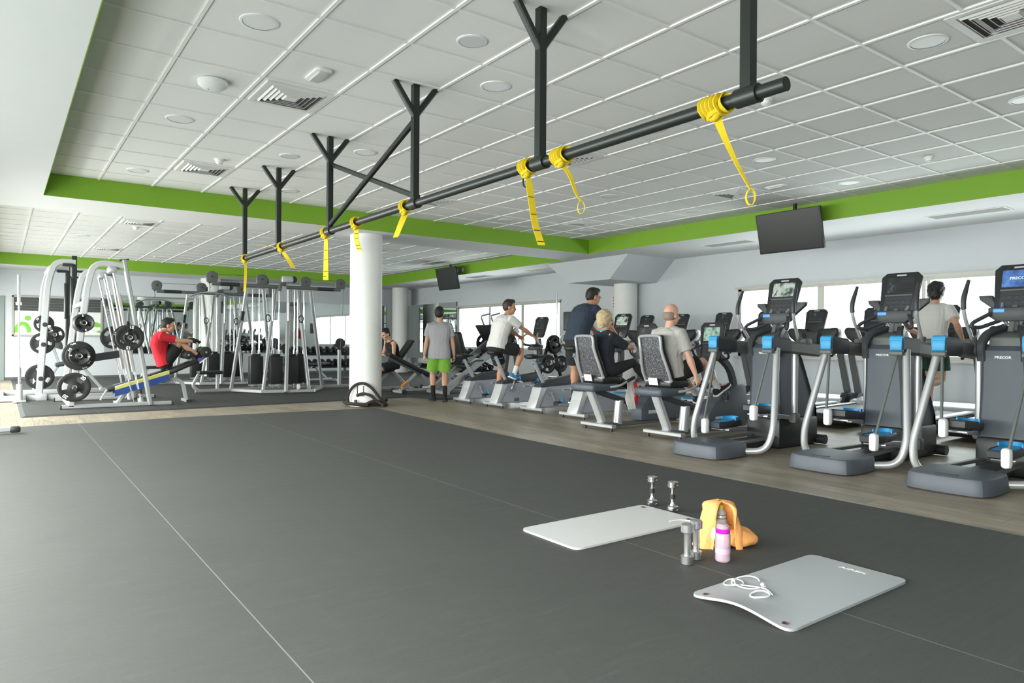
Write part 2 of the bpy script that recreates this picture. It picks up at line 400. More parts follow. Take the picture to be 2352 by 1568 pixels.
B().box((0, 0, 0), (.012, 3.7, 1.94)).obj('mirror_pane', 'mirror', t, smooth=0); B().box((-.004, -1.86, 0), (.02, .03, 1.96)).obj('edge_strip', 'dark', t, smooth=0)
# sign: framed board, dark slatted top, white lower field with green figure and letter
t = T('wall_sign', 'framed white wall sign with green figure and letter below dark slats', 'sign', (.27, YB-.03, 1.24))
B().box((1.06, .01, .53), (2.14, .02, 1.10)).obj('backing_board', 'white', t, smooth=0)
b = B()
for x in (0, 2.12): b.box((x, -.01, .53), (.05, .05, 1.13))
for z in (0, 1.08): b.box((1.06, -.01, z), (2.16, .05, .04))
b.obj('frame', 'alu', t, smooth=0)
b = B()
for i in range(5): b.box((1.06, -.008, .72+i*.075), (2.08, .02, .07))
b.obj('slats', mat('dark_slats', (.05, .055, .052), .5, noise=.3, nscale=8), t, smooth=0)
GS = mat('sign_green', srgb(120, 190, 60), .5)
B().lathe([(.072, -.012), (.072, .0)], (.34, 0, .48), 'Y', 24).obj('green_figure', GS, t)
arc = [V((.22+.15*math.cos(a), -.006, .08+.25*math.sin(a))) for a in [math.pi*i/12 for i in range(13)]]
B().bar(arc, .10, .012, up=(0, 1, 0)).obj('green_figure', GS, t)
text('e', .70, 'green_letter', GS, t, basis((1, 0, 0), (0, 0, 1), (1.93, -.014, .25)), .004, 1.12, .05)
b = B(); b.box((-.40, YB-.02, 1.155), (.96, .04, 2.31)); struct('door_1', b, mat('door_glass_grey', (.28, .32, .31), .2))
# fire point behind the right column
t = T('fire_sign', 'white wall panel with red marks partly hidden by the right column', 'sign', (XR-.01, 12.33, 2.02))
B().box((0, 0, .14), (.012, .24, .30), bev=.004).obj('panel', 'white', t)
b = B(); [b.box((-.008, .0, .03+.075*i), (.006, .16, .045)) for i in range(4)]; b.obj('red_mark', 'red', t)
t = T('fire_extinguisher', 'red fire extinguisher on the wall behind the right column', 'fire extinguisher', (XR-.09, 12.38, 1.2))
B().lathe([(.02, 0), (.075, .01), (.08, .05), (.08, .38), (.05, .45), (.025, .47)], n=18).obj('cylinder', 'red', t)
b = B().cyl((0, 0, .46), (0, 0, .52), .02).box((-.03, 0, .53), (.12, .02, .02)); b.obj('valve', 'dark', t)
# ================================================================ CEILING FITTINGS
def downlight(x, y, label, grp='recessed round ceiling lights'):
    t = T('ceiling_light', label, 'ceiling light', (x, y, ZC), 0, grp)
    B().lathe([(.112, -.010), (.128, -.007), (.132, 0), (.112, 0)], n=32, cap=False).obj('trim_ring', 'white', t)
    B().lathe([(.01, -.007), (.113, -.007), (.113, 0)], n=32).obj('diffuser', 'lamp', t)
    return t
first = None
rows = {2.25: 'nearest', 4.87: 'second', 7.5: 'third', 10.13: 'last'}
cols = {1.42: 'first', 3.4: 'second', 5.37: 'third', 7.32: 'fourth', 9.27: 'fifth'}
for y, rn in rows.items():
    for x, cn in cols.items():
        lb = 'round recessed ceiling light, %s row from the camera, %s from the left soffit' % (rn, cn)
        if first is None: first = downlight(x, y, lb)
        else: dup(first, (x, y, ZC), label=lb)
for i, (x, y) in enumerate([(1.4, 17.3), (3.4, 17.3), (5.4, 17.3), (7.4, 17.3), (1.4, 20.5), (3.4, 20.5), (3.4, 14.0), (5.4, 14.0), (7.4, 14.0)]):
    dup(first, (x, y, ZC), label='round light in the far coffer, %s %s' % (['first', 'second', 'third', 'fourth'][i if i < 4 else (i-4 if i < 6 else i-6)], 'of its middle row' if i < 4 else ('of its row by the back wall' if i < 6 else 'of its row by the big column')), group='round lights in the far coffer')
sp = None
for x, y, n in ((2.75, 4.24, 'between the two posts nearest the camera'), (2.75, 8.21, 'beside the braced posts')):
    t = T('ceiling_speaker', 'round white ceiling speaker set flush, '+n, 'speaker', (x, y, ZC), 0, 'ceiling speakers')
    B().lathe([(.098, -.009), (.112, -.006), (.114, 0), (.098, 0)], n=28, cap=False).obj('trim_ring', 'white', t)
    B().lathe([(.01, -.007), (.099, -.007), (.099, 0)], n=28).obj('grille', mat('speaker_mesh', (.62, .62, .64), .5, noise=.25, nscale=400), t)
def vent(x, y, label):
    t = T('ceiling_vent', label, 'vent', (x, y, ZC), 0, 'square ceiling diffusers')
    b = B(); s0 = .295
    for sx, sy, w, h in ((0, 1, 2*s0, .05), (0, -1, 2*s0, .05), (1, 0, .05, 2*s0-.1), (-1, 0, .05, 2*s0-.1)): b.box((sx*(s0-.025), sy*(s0-.025), -.008), (w, h, .016))
    b.obj('frame', 'vent', t, smooth=0)
    B().box((0, 0, -.001), (.50, .50, .002)).obj('cavity', 'ventdark', t, smooth=0)
    for i in range(5):
        q = .243-.041*i; b = B(); z0, z1 = -.004, -.030
        ro, ri = q, q-.024
        o_ = [V((sx*ro, sy*ro, z0)) for sx, sy in ((1, 1), (-1, 1), (-1, -1), (1, -1))]; i_ = [V((sx*ri, sy*ri, z1+.004)) for sx, sy in ((1, 1), (-1, 1), (-1, -1), (1, -1))]
        o2 = [p+V((0, 0, .003)) for p in o_]; i2 = [p+V((0, 0, .003)) for p in i_]
        b.loft([o_, i_, i2, o2], closed=True); b.obj('blade', 'vent', t, smooth=0)
    B().box((0, 0, -.02), (.10, .10, .006)).obj('centre_plate', 'vent', t, smooth=0)
    return t
v0 = vent(2.09, 6.2, 'large square air vent nearest the left soffit, dark blades showing')
for x, y, l in ((2.09, 9.49, 'square air vent in front of the leftmost ceiling posts'), (5.36, 1.73, 'square air vent in the top right corner of the picture'), (8.6, 6.2, 'square air vent above left of the large television'), (8.6, 9.45, 'square air vent near the far right corner of the near coffer'), (5.4, 6.2, 'square air vent seen behind the black bar and yellow straps'), (5.4, 9.45, 'square air vent seen behind the black bar near the braced post'),
                (2.1, 14.65, 'square air vent in the far coffer above the squat rack'), (2.1, 19.4, 'square air vent in the far coffer near the back wall'), (7.4, 15.2, 'square air vent in the far coffer right of the column'), (8.0, 19.0, 'square air vent in the far coffer near the small television')):
    dup(v0, (x, y, ZC), label=l)
for i, (x, y) in enumerate([(11.15, 4.12), (11.12, 8.16), (11.4, 14.25), (11.3, 16.91), (11.3, 19.62)]):
    t = T('soffit_grille', ['long grey air grille right of the large television', 'long grey air grille left of the large television', 'long grey air grille left of the duct box', 'long grey air grille right of the small television', 'long grey air grille behind the small television'][i], 'vent', (x, y, ZS), 0, 'soffit grilles')
    b = B()
    for sx in (-1, 1): b.box((sx*.17, 0, -.004), (.03, 1.02, .008)); b.box((0, sx*.495, -.004), (.31, .03, .008))
    b.obj('frame', 'vent', t, smooth=0)
    b = B(); [b.box((-.145+.0205*j, 0, -.004), (.012, .96, .006), rot=(0, .5, 0)) for j in range(15)]; b.obj('slats', 'grille', t, smooth=0)
    B().box((0, 0, -.001), (.32, .98, .002)).obj('cavity', 'ventdark', t, smooth=0)
for x, y, l in ((2.09, 5.53, 'white emergency light with ribbed lens beside the large left vent'), (8.67, 5.58, 'white emergency light near the large television')):
    t = T('emergency_light', l, 'emergency light', (x, y, ZC), 0, 'emergency lights')
    B().prism(rrect(.14, .32, .045), 'XY', -.02, 0, bev=.006).obj('body', 'white', t)
    b = B(); b.box((0, 0, -.027), (.08, .24, .014), bev=.005); [b.box((0, -.10+.02*j, -.035), (.078, .008, .004)) for j in range(11)]; b.obj('lens', mat('ribbed_lens', (.6, .6, .58), .3), t)
t = T('wifi_access_point', 'white domed access point on the ceiling near the left soffit', 'access point', (1.43, 6.21, ZC))
B().lathe([(.02, -.075), (.08, -.072), (.115, -.045), (.12, -.012), (.105, 0)], n=30).obj('dome', 'white', t); B().cyl((-.03, .02, -.076), (-.03, .02, -.07), .006).obj('status_light', 'dark', t)
for x, y, l in ((2.13, 8.9, 'small smoke detector just behind the far left vent'), (8.71, 3.62, 'small smoke detector high on the right of the ceiling'), (5.5, 3.65, 'small smoke detector behind the right end of the bar'), (2.12, 15.3, 'small smoke detector in the far coffer above the squat rack')):
    t = T('smoke_detector', l, 'smoke detector', (x, y, ZC), 0, 'smoke detectors')
    B().lathe([(.055, -.018), (.058, 0)], n=22).obj('base', 'white', t); B().lathe([(.022, -.058), (.04, -.045), (.045, -.018)], n=22).obj('sensor_head', 'white', t)
# ---- televisions
def tv(x, y, z, label):
    t = T('television', label, 'television', (x, y, z))
    rt = (0, D(-13), 0); R = rotm(rt)
    B().box((0, 0, 0), (.045, 1.10, .64), rot=rt, bev=.008).obj('casing', 'dark', t)
    B().box(R @ V((-.0235, 0, .008)), (.004, 1.06, .60), rot=rt).obj('screen', 'screen', t, smooth=0)
    b = B().cyl((.07, -.05, .05), (.07, -.05, ZC-z), .03).box((.05, -.05, .03), (.07, .2, .2)); b.obj('ceiling_mount', 'trx', t)
tv(9.95, 6.17, 2.93, 'large black television hanging from the ceiling in front of the right band')
tv(10.25, 17.0, 2.94, 'small black television hanging far off near the duct box')
t = T('twin_spotlight', 'pair of small round grey fittings on the green band beside the far television', 'spotlight', (10.592, 16.66, 3.18))
for dy in (0, .27):
    h = B().lathe([(.06, -.05), (.075, -.04), (.075, 0)], (0, dy, 0), 'X', 18).obj('spot_head', 'midgrey', t); B().lathe([(.01, -.053), (.05, -.052)], (0, dy, 0), 'X', 18).obj('lens', 'lamp', h)
# ================================================================ SUSPENSION RIG AND STRAPS
BX, BZ = 2.84, 2.345
t = T('suspension_rig', 'long black ceiling-hung bar on six posts for strap training', 'exercise rig', (BX, 6, BZ))
B().cyl((0, -4.22, 0), (0, 4.5, 0), .033, n=20).obj('bar', 'trx', t)
PY = [1.98, 3.55, 5.26, 7.16, 8.87, 10.38]
for y in PY:
    b = B(); q = y-6; H = ZC-BZ
    b.box((0, q, H/2), (.055, .055, H)); b.obj('post', 'trx', t)
    b = B(); [b.bar([(0, q, H-.27), (s*.20, q, H)], .05, .05) for s in (-1, 1)]; b.obj('fork_brace', 'trx', t)
    B().cyl((0, q-.06, 0), (0, q+.06, 0), .046, n=20).obj('clamp_sleeve', 'trx', t)
b = B().bar([(0, 5.26-6, ZC-BZ-.30), (0, 7.16-6, .06)], .045, .045); b.obj('diagonal_brace', 'trx', t)
b = B().bar([(.03, 5.26-6, .06), (.03, 7.16-6, ZC-BZ-.30)], .045, .045); b.obj('diagonal_brace', 'trx', t)
def strap(y, path, w, label, wraps=4, marks=True, ring=False, loop=False, tail2=None):
    t = T('yellow_strap', label, 'strap', (BX, y, BZ), 0, 'yellow straps on the bar')
    b = B(); pts = []
    for i in range(wraps*14+1):
        a = 2*math.pi*i/14; pts.append(V((.042*math.sin(a)*(1+.06*random.random()), -.022*wraps/2+.022*a/(2*math.pi)+.004*math.sin(3*a), .042*math.cos(a))))
    b.bar(pts, .036, .006, up=None); b.obj('wrap', 'yellow', t)
    b = B(); b.ell((-.02, .0, -.05), (.028, .035, .03)); b.tube([(-.03, -.03, -.03), (-.05, 0, -.055), (-.02, .03, -.06)], .013, 8); b.obj('knot', 'yellow', t)
    P = spline(path, 8); b = B(); rings = []
    for i, p in enumerate(P):
        f = i/(len(P)-1); d = (P[min(i+1, len(P)-1)]-P[max(i-1, 0)]).normalized(); tw = .5*math.sin(f*2.2+y)
        sd = V((math.cos(tw+.64), -math.sin(tw+.64), 0)); nn = d.cross(sd).normalized()*.002; sd = sd*(w*(.55+.45*min(1, f*5)) if not loop else w*(.9-.6*f))/2
        rings.append([p+sd+nn, p-sd+nn, p-sd-nn, p+sd-nn])
    b.loft(rings)
    if loop:
        e = P[-1]; b.bar([e+V((.018*math.sin(a), -.013*math.sin(a), -.04+.04*math.cos(a))) for a in [2*math.pi*k/14 for k in range(14)]], .02, .004, closed=True)
    b.obj('tail', 'yellow', t)
    if tail2:
        b = B(); b.bar(spline(tail2, 6), .035, .004, up=(0, 0, 1)); b.obj('tail', 'yellow', t)
    if marks:
        L = len(P)
        for f in (.35, .55, .75, .93):
            i = int(f*(L-1)); p = P[i]; d = (P[min(i+1, L-1)]-P[max(i-1, 0)]).normalized(); tw = .5*math.sin(f*2.2+y); sd = V((math.cos(tw+.64), -math.sin(tw+.64), 0)); nn = d.cross(sd).normalized()
            B().bar([p-sd*w*.45, p+sd*w*.45], .006, .006, up=tuple(d)).obj('stitched_mark', 'yblack', t)
    if ring:
        B().tube([V((.02, .045+.035*math.sin(a), -.075+.05*math.cos(a))) for a in [2*math.pi*k/18 for k in range(18)]], .006, 6, closed=True).obj('carabiner', 'dark', t)
strap(2.16, [(0, 0, -.05), (.03, -.02, -.14), (.10, -.05, -.28), (.17, -.08, -.40)], .05, 'yellow strap knotted beside the nearest post with a loop at its end', 6, False, loop=True)
strap(3.33, [(0, 0, -.05), (.05, -.02, -.12), (.08, -.04, -.22), (.11, -.06, -.28)], .045, 'short yellow strap tied right of the second post', 5, False, loop=True)
strap(3.68, [(0, 0, -.05), (.02, -.01, -.2), (.05, -.02, -.38), (.09, -.04, -.52)], .05, 'long yellow strap with black marks hanging left of the second post', 4, True, ring=True)
strap(5.42, [(0, 0, -.05), (-.03, .02, -.14), (-.07, .05, -.27)], .055, 'short yellow strap hanging left of the third braced post', 3, False)
strap(6.46, [(0, 0, -.05), (.0, 0, -.16), (.03, -.01, -.28)], .055, 'yellow strap hanging in front of the white column', 3, True)
strap(7.26, [(0, 0, -.05), (.0, 0, -.3), (0, 0, -.52)], .06, 'long straight yellow strap at the fourth post', 3, True)
strap(8.72, [(0, 0, -.05), (.06, -.03, -.15), (.12, -.08, -.27)], .055, 'yellow strap with a sideways tail at the fifth post', 3, False, ring=True, tail2=[(0, .05, -.02), (-.12, .12, .0), (-.24, .18, .02)])
strap(10.33, [(0, 0, -.05), (.0, 0, -.25), (-.01, 0, -.48)], .035, 'thin yellow strap at the far left end of the bar', 3, False)
# ================================================================ CARDIO MACHINES
def console_panel(t, c, w, h, tilt, name, scr, lit=None, keypad=True):
    """flat tilted display head facing -x: casing with rounded corners, screen, light bar"""
    A = basis((0, -1, 0), (math.sin(tilt), 0, math.cos(tilt)), c)
    def put(b): bmesh.ops.transform(b.bm, matrix=A, verts=b.bm.verts[:]); return b
    taper = [(-w/2, h/2-.05), (-w/2+.05, h/2), (w/2-.05, h/2), (w/2, h/2-.05), (w/2*.86, -h/2+.04), (w/2*.7, -h/2), (-w/2*.7, -h/2), (-w/2*.86, -h/2+.04)]
    q = put(B().prism(taper, 'XY', -.035, .0, bev=.008)).obj(name, 'dark', t)
    sm = put(B().prism(rrect(w*.66, h*.36, .01), 'XY', .0, .003, o=(0, h*.19, 0))).obj('screen', scr, q, smooth=0)
    put(B().box((0, h*.43, .002), (w*.24, .016, .006), bev=.002)).obj('light_bar', 'white_s', q)
    b = B().box((0, -h*.06, .004), (w*.68, .018, .012), bev=.003); put(b).obj('ledge', 'armgrey', q)
    if keypad:
        b = B(); [b.box((w*.13*(i-2), -h*.2-.05*j, .002), (w*.09, .028, .005), bev=.002) for i in range(5) for j in range(3)]; b.box((0, -h*.25, .0), (w*.66, .15, .004)); put(b).obj('keypad', 'slated', q)
    return q, A
def screen_mat(name, kind):
    m = mat(name, (.02, .02, .02), .2); n, L, p = nodes_of(m)
    tc = n.new('ShaderNodeTexCoord'); t = n.new('ShaderNodeTexNoise'); t.inputs['Scale'].default_value = 14; t.inputs['Detail'].default_value = 4
    L.new(tc.outputs['Object'], t.inputs[0]); r = n.new('ShaderNodeValToRGB'); L.new(t.outputs['Fac'], r.inputs[0])
    cs = {'tv': [(.35, (.05, .09, .06)), (.48, (.45, .6, .5)), (.6, (.75, .8, .72)), (.7, (.1, .12, .1))],
          'green': [(.35, (.05, .2, .16)), (.5, (.35, .55, .42)), (.62, (.6, .72, .6)), (.75, (.1, .3, .4))],
          'blue': [(.3, (.03, .10, .35)), (.6, (.10, .28, .7)), (.8, (.2, .45, .85)), (.9, (.2, .45, .85))],
          'dim': [(.4, (.012, .014, .016)), (.6, (.02, .025, .03)), (.66, (.10, .13, .16)), (.72, (.02, .025, .03))]}[kind]
    e = r.color_ramp.elements
    while len(e) < 4: e.new(.5)
    for k, (q, c) in enumerate(cs): e[k].position = q; e[k].color = tuple(c)+(1,)
    L.new(r.outputs[0], p.inputs['Emission Color']); p.inputs['Emission Strength'].default_value = .75
    return m
for k in ('tv', 'green', 'blue', 'dim'): M['scr_'+k] = screen_mat('lit_screen_'+k, k)
# ---------------- arc trainer (adaptive motion elliptical)
def arc_trainer(x0, y0, label, scr, high):
    t = T('elliptical_trainer', label, 'elliptical trainer', (x0, y0, 0), 0, 'elliptical trainers in the right-hand row')
    # rear foot cover, moulded with rounded plan and finger notch
    pl = [(.0, .20), (.10, .30), (.38, .31), (.56, .27), (.62, .14), (.62, -.14), (.56, -.27), (.38, -.31), (.10, -.30), (.0, -.20)]
    P = [V((x, y, 0)) for x, y in spline([(a, b_, 0) for a, b_ in pl], 4, True) for x, y in [(x, y)]] if 0 else [V(p) for p in spline([(a, b_, 0) for a, b_ in pl], 4, True)]
    cc = V((.31, 0, 0)); b = B()
    b.loft([[cc+(p-cc)*s+V((0, 0, z)) for p in P] for s, z in ((1.0, .012), (1.005, .035), (.975, .115), (.955, .134), (.92, .141), (.35, .147))])
    b.obj('rear_foot_cover', 'slate', t, smooth=24)
    B().box((.09, 0, .143), (.04, .17, .010), bev=.005).obj('grip_notch', 'slated', t)
    b = B(); b.prism([(.45, .02), (.45, .10), (1.2, .12), (1.3, .03)], 'XZ', -.10, .10, bev=.012); b.obj('base_beam', 'slated', t)
    b = B()
    for s in (-1, 1): b.bar([(.52, s*.2, .125), (1.25, s*.15, .13)], .05, .03)
    parts(b, 'base_rail', 'armgrey', t)
    b = B().box((1.62, 0, .17), (.80, .44, .34), bev=.05); b.cyl((2.02, -.30, .06), (2.02, .30, .06), .055); b.obj('lower_shroud', 'dark', t)
    # tower: tapered moulding with raised shoulders
    prof = [(1.26, .30), (1.27, .75), (1.24, 1.12), (1.32, 1.18), (1.58, 1.18), (1.74, 1.0), (2.0, .42), (2.0, .30)]
    hw = lambda z: .215-.045*z
    b = B(); b.loft([[V((x, s*(hw(z)-.02 if i in (0, 1) else hw(z)), z)) for x, z in prof] for i, s in ((0, -1), (2, -1), (2, 1), (1, 1))]); b.obj('tower', 'slate', t, smooth=30)
    b = B()
    for s in (-1, 1): b.bar(fil([(1.27, s*.17, 1.03), (1.24, s*.175, 1.17), (1.30, s*.15, 1.27), (1.50, s*.07, 1.33)], .1, 5), .07, .07)
    parts(b, 'shoulder_moulding', 'slated', t)
    B().prism([(1.30, 1.10), (1.30, 1.24), (1.5, 1.31), (1.62, 1.15)], 'XZ', -.13, .13, bev=.01).obj('tower_head', 'armgrey', t)
    text('PRECOR', .030, 'wordmark', 'wordmark', t, basis((0, -1, 0), (0, 0, 1), (1.243, 0, 1.06)), .002, 1.15)
    B().bar([(1.45, 0, 1.28), (1.56, 0, 1.52)], .09, .05).obj('neck', 'armgrey', t)
    b = B()
    for s in (-1, 1): b.tube(fil([(1.5, s*.05, 1.36), (1.46, s*.09, 1.44), (1.56, s*.11, 1.56)], .06), .017, 8)
    parts(b, 'neck_brace', 'steel', t)
    hd, A = console_panel(t, (1.60, .0, 1.71), .41, .46, .30, 'console', scr)
    if scr == 'scr_blue': text('PRECOR', .036, 'screen_text', 'wordmark', hd, A @ Matrix.Translation((0, .46*.19, .005)), .001, 1.1)
    b = B().prism([(-.19, -.06), (-.12, -.11), (.12, -.11), (.19, -.06), (.19, .02), (-.19, .02)], 'YZ', 1.44, 1.53, bev=.012, o=(0, 0, 1.50)); b.obj('lower_console', 'slated', t)
    B().box((1.438, .1, 1.49), (.006, .09, .035), bev=.002).obj('lower_display', 'ledblue', t)
    b = B()
    for s in (-1, 1): b.prism([(.14*s, -.05), (.30*s, .08), (.31*s, .12), (.20*s, .12)], 'YZ', 1.56, 1.62, bev=.008, o=(0, 0, 1.52))
    parts(b, 'console_wing', 'slated', t)
    for s in (-1, 1):
        b = B().tube(fil([(1.50, s*.13, 1.50), (1.30, s*.26, 1.38), (1.27, s*.27, 1.34), (1.34, s*.22, 1.33), (1.48, s*.10, 1.40)], .05, 5), .018, 10); b.obj('fixed_handlebar', 'slated', t)
        # arm housing with blue cap
        b = B(); y = s*.345
        b.loft([[V((x, y+u*wd, z+v*hh)) for u, v in ((.5, .35), (.35, .5), (-.35, .5), (-.5, .35), (-.5, -.35), (-.35, -.5), (.35, -.5), (.5, -.35))] for x, z, wd, hh in ((.80, 1.165, .125, .17), (1.14, 1.145, .12, .165))])
        arm = b.obj('arm_housing', 'slated', t, smooth=30)
        b = B(); b.loft([[V((x, y+u*wd, z+v*hh)) for u, v in ((.5, .35), (.35, .5), (-.35, .5), (-.5, .35), (-.5, -.35), (-.35, -.5), (.35, -.5), (.5, -.35))] for x, z, wd, hh in ((1.13, 1.135, .105, .125), (1.72, 1.095, .11, .14), (1.78, 1.10, .09, .11))]); b.obj('arm_front', 'armgrey', arm, smooth=30)
        b = B(); b.loft([[V((x, y+u*.112, z+v)) for u, v in ((.5, zz), (-.5, zz), (-.5, -zz), (.5, -zz))] for x, z, zz in ((.775, 1.19, .03), (.785, 1.215, .03), (.82, 1.232, .022))]); b.box((.785, y, 1.165), (.026, .112, .10), bev=.01); b.obj('end_cap', 'blue', arm, smooth=50)
        B().box((.795, y, 1.088), (.05, .122, .04), bev=.012).obj('cap_base', 'armgrey', arm)
        b = B().box((1.50, y, 1.18), (.15, .11, .10), bev=.03); b.cyl((1.46, y*.3, 1.12), (1.46, y, 1.12), .055); b.obj('pivot_block', 'armgrey', t)
        # swept rear tube
        b = B().tube(fil([(.50, s*.24, .05), (.60, s*.46, .07), (.66, s*.505, .28), (.89, s*.39, 1.12)], .16, 7), .034, 14); b.obj('rear_tube', 'silver', t)
        # front link, rear rod, pedal
        up = (s > 0) == high
        pz, px = (.47, .93) if up else (.29, .80)
        zb = .36 if up else .19
        B().cyl((1.45, s*.255, 1.06), (1.45, s*.255, zb), .036, n=14).obj('front_link', 'silver', t)
        B().box((1.45, s*.255, zb-.02), (.11, .10, .12), bev=.03).obj('link_foot', 'armgrey', t)
        B().cyl((.84, s*.335, 1.10), (px-.25, s*.275, pz+.04), .013, n=10).obj('rear_rod', 'armgrey', t)
        B().bar([(1.44, s*.23, zb-.02), (px+.05, s*.20, pz-.07)], .06, .05).obj('pedal_lever', 'steel', t)
        pd = [(-.21, -.08), (-.10, -.095), (.17, -.09), (.22, -.05), (.22, .05), (.17, .09), (-.10, .095), (-.21, .08)]
        b = B(); ro = (0, D(6 if up else -2), 0); R = rotm(ro); c = V((px, s*.185, pz))
        for s0, z in ((1, -.05),): b.loft([[R @ V((x*k, y_*k, z_))+c for x, y_ in pd] for k, z_ in ((.9, -.05), (1.0, -.035), (1.02, .015), (.93, .028), (.9, .012))])
        ped = b.obj('pedal', 'slated', t, smooth=40)
        b = B(); b.loft([[R @ V((x*.88, y_*.86, z_))+c for x, y_ in pd] for z_ in (.012, .020)]); b.obj('pedal_insert', 'blue', ped)
        b = B(); b.bar([R @ V((.13*math.cos(q), .088*math.sin(q), .034))+c+R @ V((.06, 0, 0)) for q in [D(-90+18*k) for k in range(11)]], .012, .04); b.obj('toe_guard', 'blue', ped)
        B().box((px-.25, s*.26, pz-.03), (.085, .075, .17), bev=.03).obj('pedal_hinge_cover', 'white', t)
        B().box((px-.03, s*.185, pz-.062), (.24, .15, .02), bev=.006).obj('pedal_carriage', 'silver', t)
        # moving handle with grip
        sw = .03 if up else -.03
        h = fil([(1.47, s*.30, 1.14), (1.27+sw, s*.33, 1.43), (1.24+sw, s*.335, 1.58), (1.33+sw, s*.32, 1.78)], .14, 6)
        B().tube(h[:len(h)//2], .017, 10).obj('handle_tube', 'silver', t)
        g = h[len(h)//2-1:]; B().tube(g, [.018]+[.023]*(len(g)-2)+[.015], 12).obj('handle_grip', 'slated', t)
        B().cyl((1.49, s*.30, 1.08), (1.43, s*.305, 1.24), .032, n=12).obj('handle_socket', 'armgrey', t)
    return t
arc_trainer(5.70, 4.61, 'slate elliptical trainer with a lit data screen, farthest left of the three', 'scr_tv', False)
arc_trainer(5.99, 3.44, 'slate elliptical trainer with a dark screen, in front of the running man', 'scr_dim', True)
arc_trainer(5.98, 2.38, 'slate elliptical trainer with a bright blue screen at the right edge', 'scr_blue', True)
# ---------------- upright bike
def upright_bike(x0, y0, label, scr, crank=40, seat=.93):
    t = T('exercise_bike', label, 'exercise bike', (x0, y0, 0), 0, 'upright exercise bikes')
    b = B().bar([(0, -.29, .065), (0, .29, .065)], .075, .05); b.bar([(1.15, -.24, .065), (1.15, .24, .065)], .08, .05)
    parts(b, 'stabiliser', 'silver', t)
    b = B(); [b.cyl((x, y, .0), (x, y, .05), .022, n=10) for x, y in ((0, -.24), (0, .24), (1.15, -.2), (1.15, .2))]; parts(b, 'foot', 'dark', t)
    low = [(.02, .09), (.10, .075), (.95, .07), (1.06, .10), (1.03, .42), (.75, .44), (.10, .42), (.06, .30)]
    b = B().prism(low, 'XZ', -.10, .10, bev=.022, seg=2); b.obj('body_shroud', 'bikegrey', t)
    B().prism([(-.05, .07), (.06, .07), (.22, .40), (.09, .42), (.05, .28)], 'XZ', -.115, .115, bev=.015).obj('rear_leg', 'white_s', t)
    top = [(.08, .40), (.80, .43), (1.03, .42), (1.04, .52), (.95, .62), (.45, .55), (.12, .46)]
    B().prism(top, 'XZ', -.098, .098, bev=.02).obj('top_cover', 'slated', t)
    b = B(); [b.box((.66, s*.102, .36), (.2, .006, .04), bev=.002) for s in (-1, 1)]; parts(b, 'badge', 'white_s', t)
    text('PRECOR', .032, 'badge_lettering', 'slate', t, basis((1, 0, 0), (0, 0, 1), (.66, -.107, .36)), .001)
    b = B(); [b.box((.42, s*.102, .13), (.11, .006, .06), bev=.002) for s in (-1, 1)]; parts(b, 'vent_plate', 'armgrey', t)
    b = B().bar([(.28, 0, .40), (.02, 0, seat-.08)], .06, .045); post = b.obj('seat_post', 'silver', t)
    b = B(); [b.box((.255-.025*i, -.031, .52+.046*i), (.016, .004, .012)) for i in range(7)]; b.obj('height_mark', 'dark', post)
    B().box((.08, 0, seat-.12), (.19, .03, .018), rot=(0, D(-8), 0), bev=.005).obj('seat_lever', 'blue', t)
    b = B(); ring = []
    for x, wd, z0, z1 in ((-.12, .05, -.03, .01), (-.10, .115, -.05, .03), (-.02, .13, -.05, .035), (.06, .10, -.045, .03), (.14, .05, -.03, .02), (.21, .03, -.02, .015), (.23, .01, -.01, .005)):
        ring.append([V((x+.0, wd*math.cos(a), seat+(z1 if math.sin(a) > 0 else -z0)*math.sin(a))) for a in [2*math.pi*k/14 for k in range(14)]])
    b.loft(ring); b.obj('seat', 'padblk', t, smooth=60)
    # mast, handlebars, console
    B().bar(fil([(.95, 0, .45), (1.03, 0, .95), (.98, 0, 1.22)], .1), .10, .08).obj('mast', 'slated', t)
    B().box((.92, 0, 1.06), (.22, .22, .07), rot=(0, D(-12), 0), bev=.02).obj('tray', 'armgrey', t)
    for s in (-1, 1):
        B().tube(fil([(.98, 0, 1.10), (.92, s*.20, 1.10), (.80, s*.24, 1.13), (.78, s*.22, 1.26), (.86, s*.14, 1.32)], .06, 5), .016, 10).obj('handlebar', 'silver', t)
        B().bar([(.97, s*.10, 1.09), (.74, s*.11, 1.11)], .06, .035).obj('arm_rest', 'padblk', t)
    console_panel(t, (1.02, 0, 1.44), .37, .40, .28, 'console', scr, keypad=False)
    # cranks and pedals
    a = D(crank)
    for s, q in ((-1, a), (1, a+math.pi)):
        e = V((.30+.17*math.cos(q), s*.165, .32+.17*math.sin(q)))
        B().bar([(.30, s*.125, .32), e], .03, .016, up=(0, 1, 0)).obj('crank', 'steel', t)
        b = B().box(e+V((0, s*.055, .0)), (.10, .09, .03), bev=.008); pd = b.obj('pedal', 'dark', t)
        b = B().bar(fil([e+V((.05, s*.02, .01)), e+V((.06, s*.055, .085)), e+V((.05, s*.095, .01))], .03), .03, .004); b.obj('pedal_strap', 'blue', pd)
    b = B(); [b.lathe([(.05, s*.10), (.05, s*.125)], (.30, 0, .32), 'Y', 20) for s in (-1, 1)]; parts(b, 'crank_hub', 'steel', t)
    return t
upright_bike(7.05, 11.1, 'unoccupied upright exercise bike farthest left, beside the walking man', 'scr_dim', -70, .90)
upright_bike(7.04, 10.05, 'upright exercise bike ridden by the man in the white shirt', 'scr_dim', 80, .98)
upright_bike(7.07, 9.0, 'unoccupied upright exercise bike between the white-shirted and navy-shirted riders', 'scr_tv', -65, .93)
upright_bike(7.04, 7.95, 'upright exercise bike ridden by the man in the navy shirt', 'scr_tv', 60, 1.08)
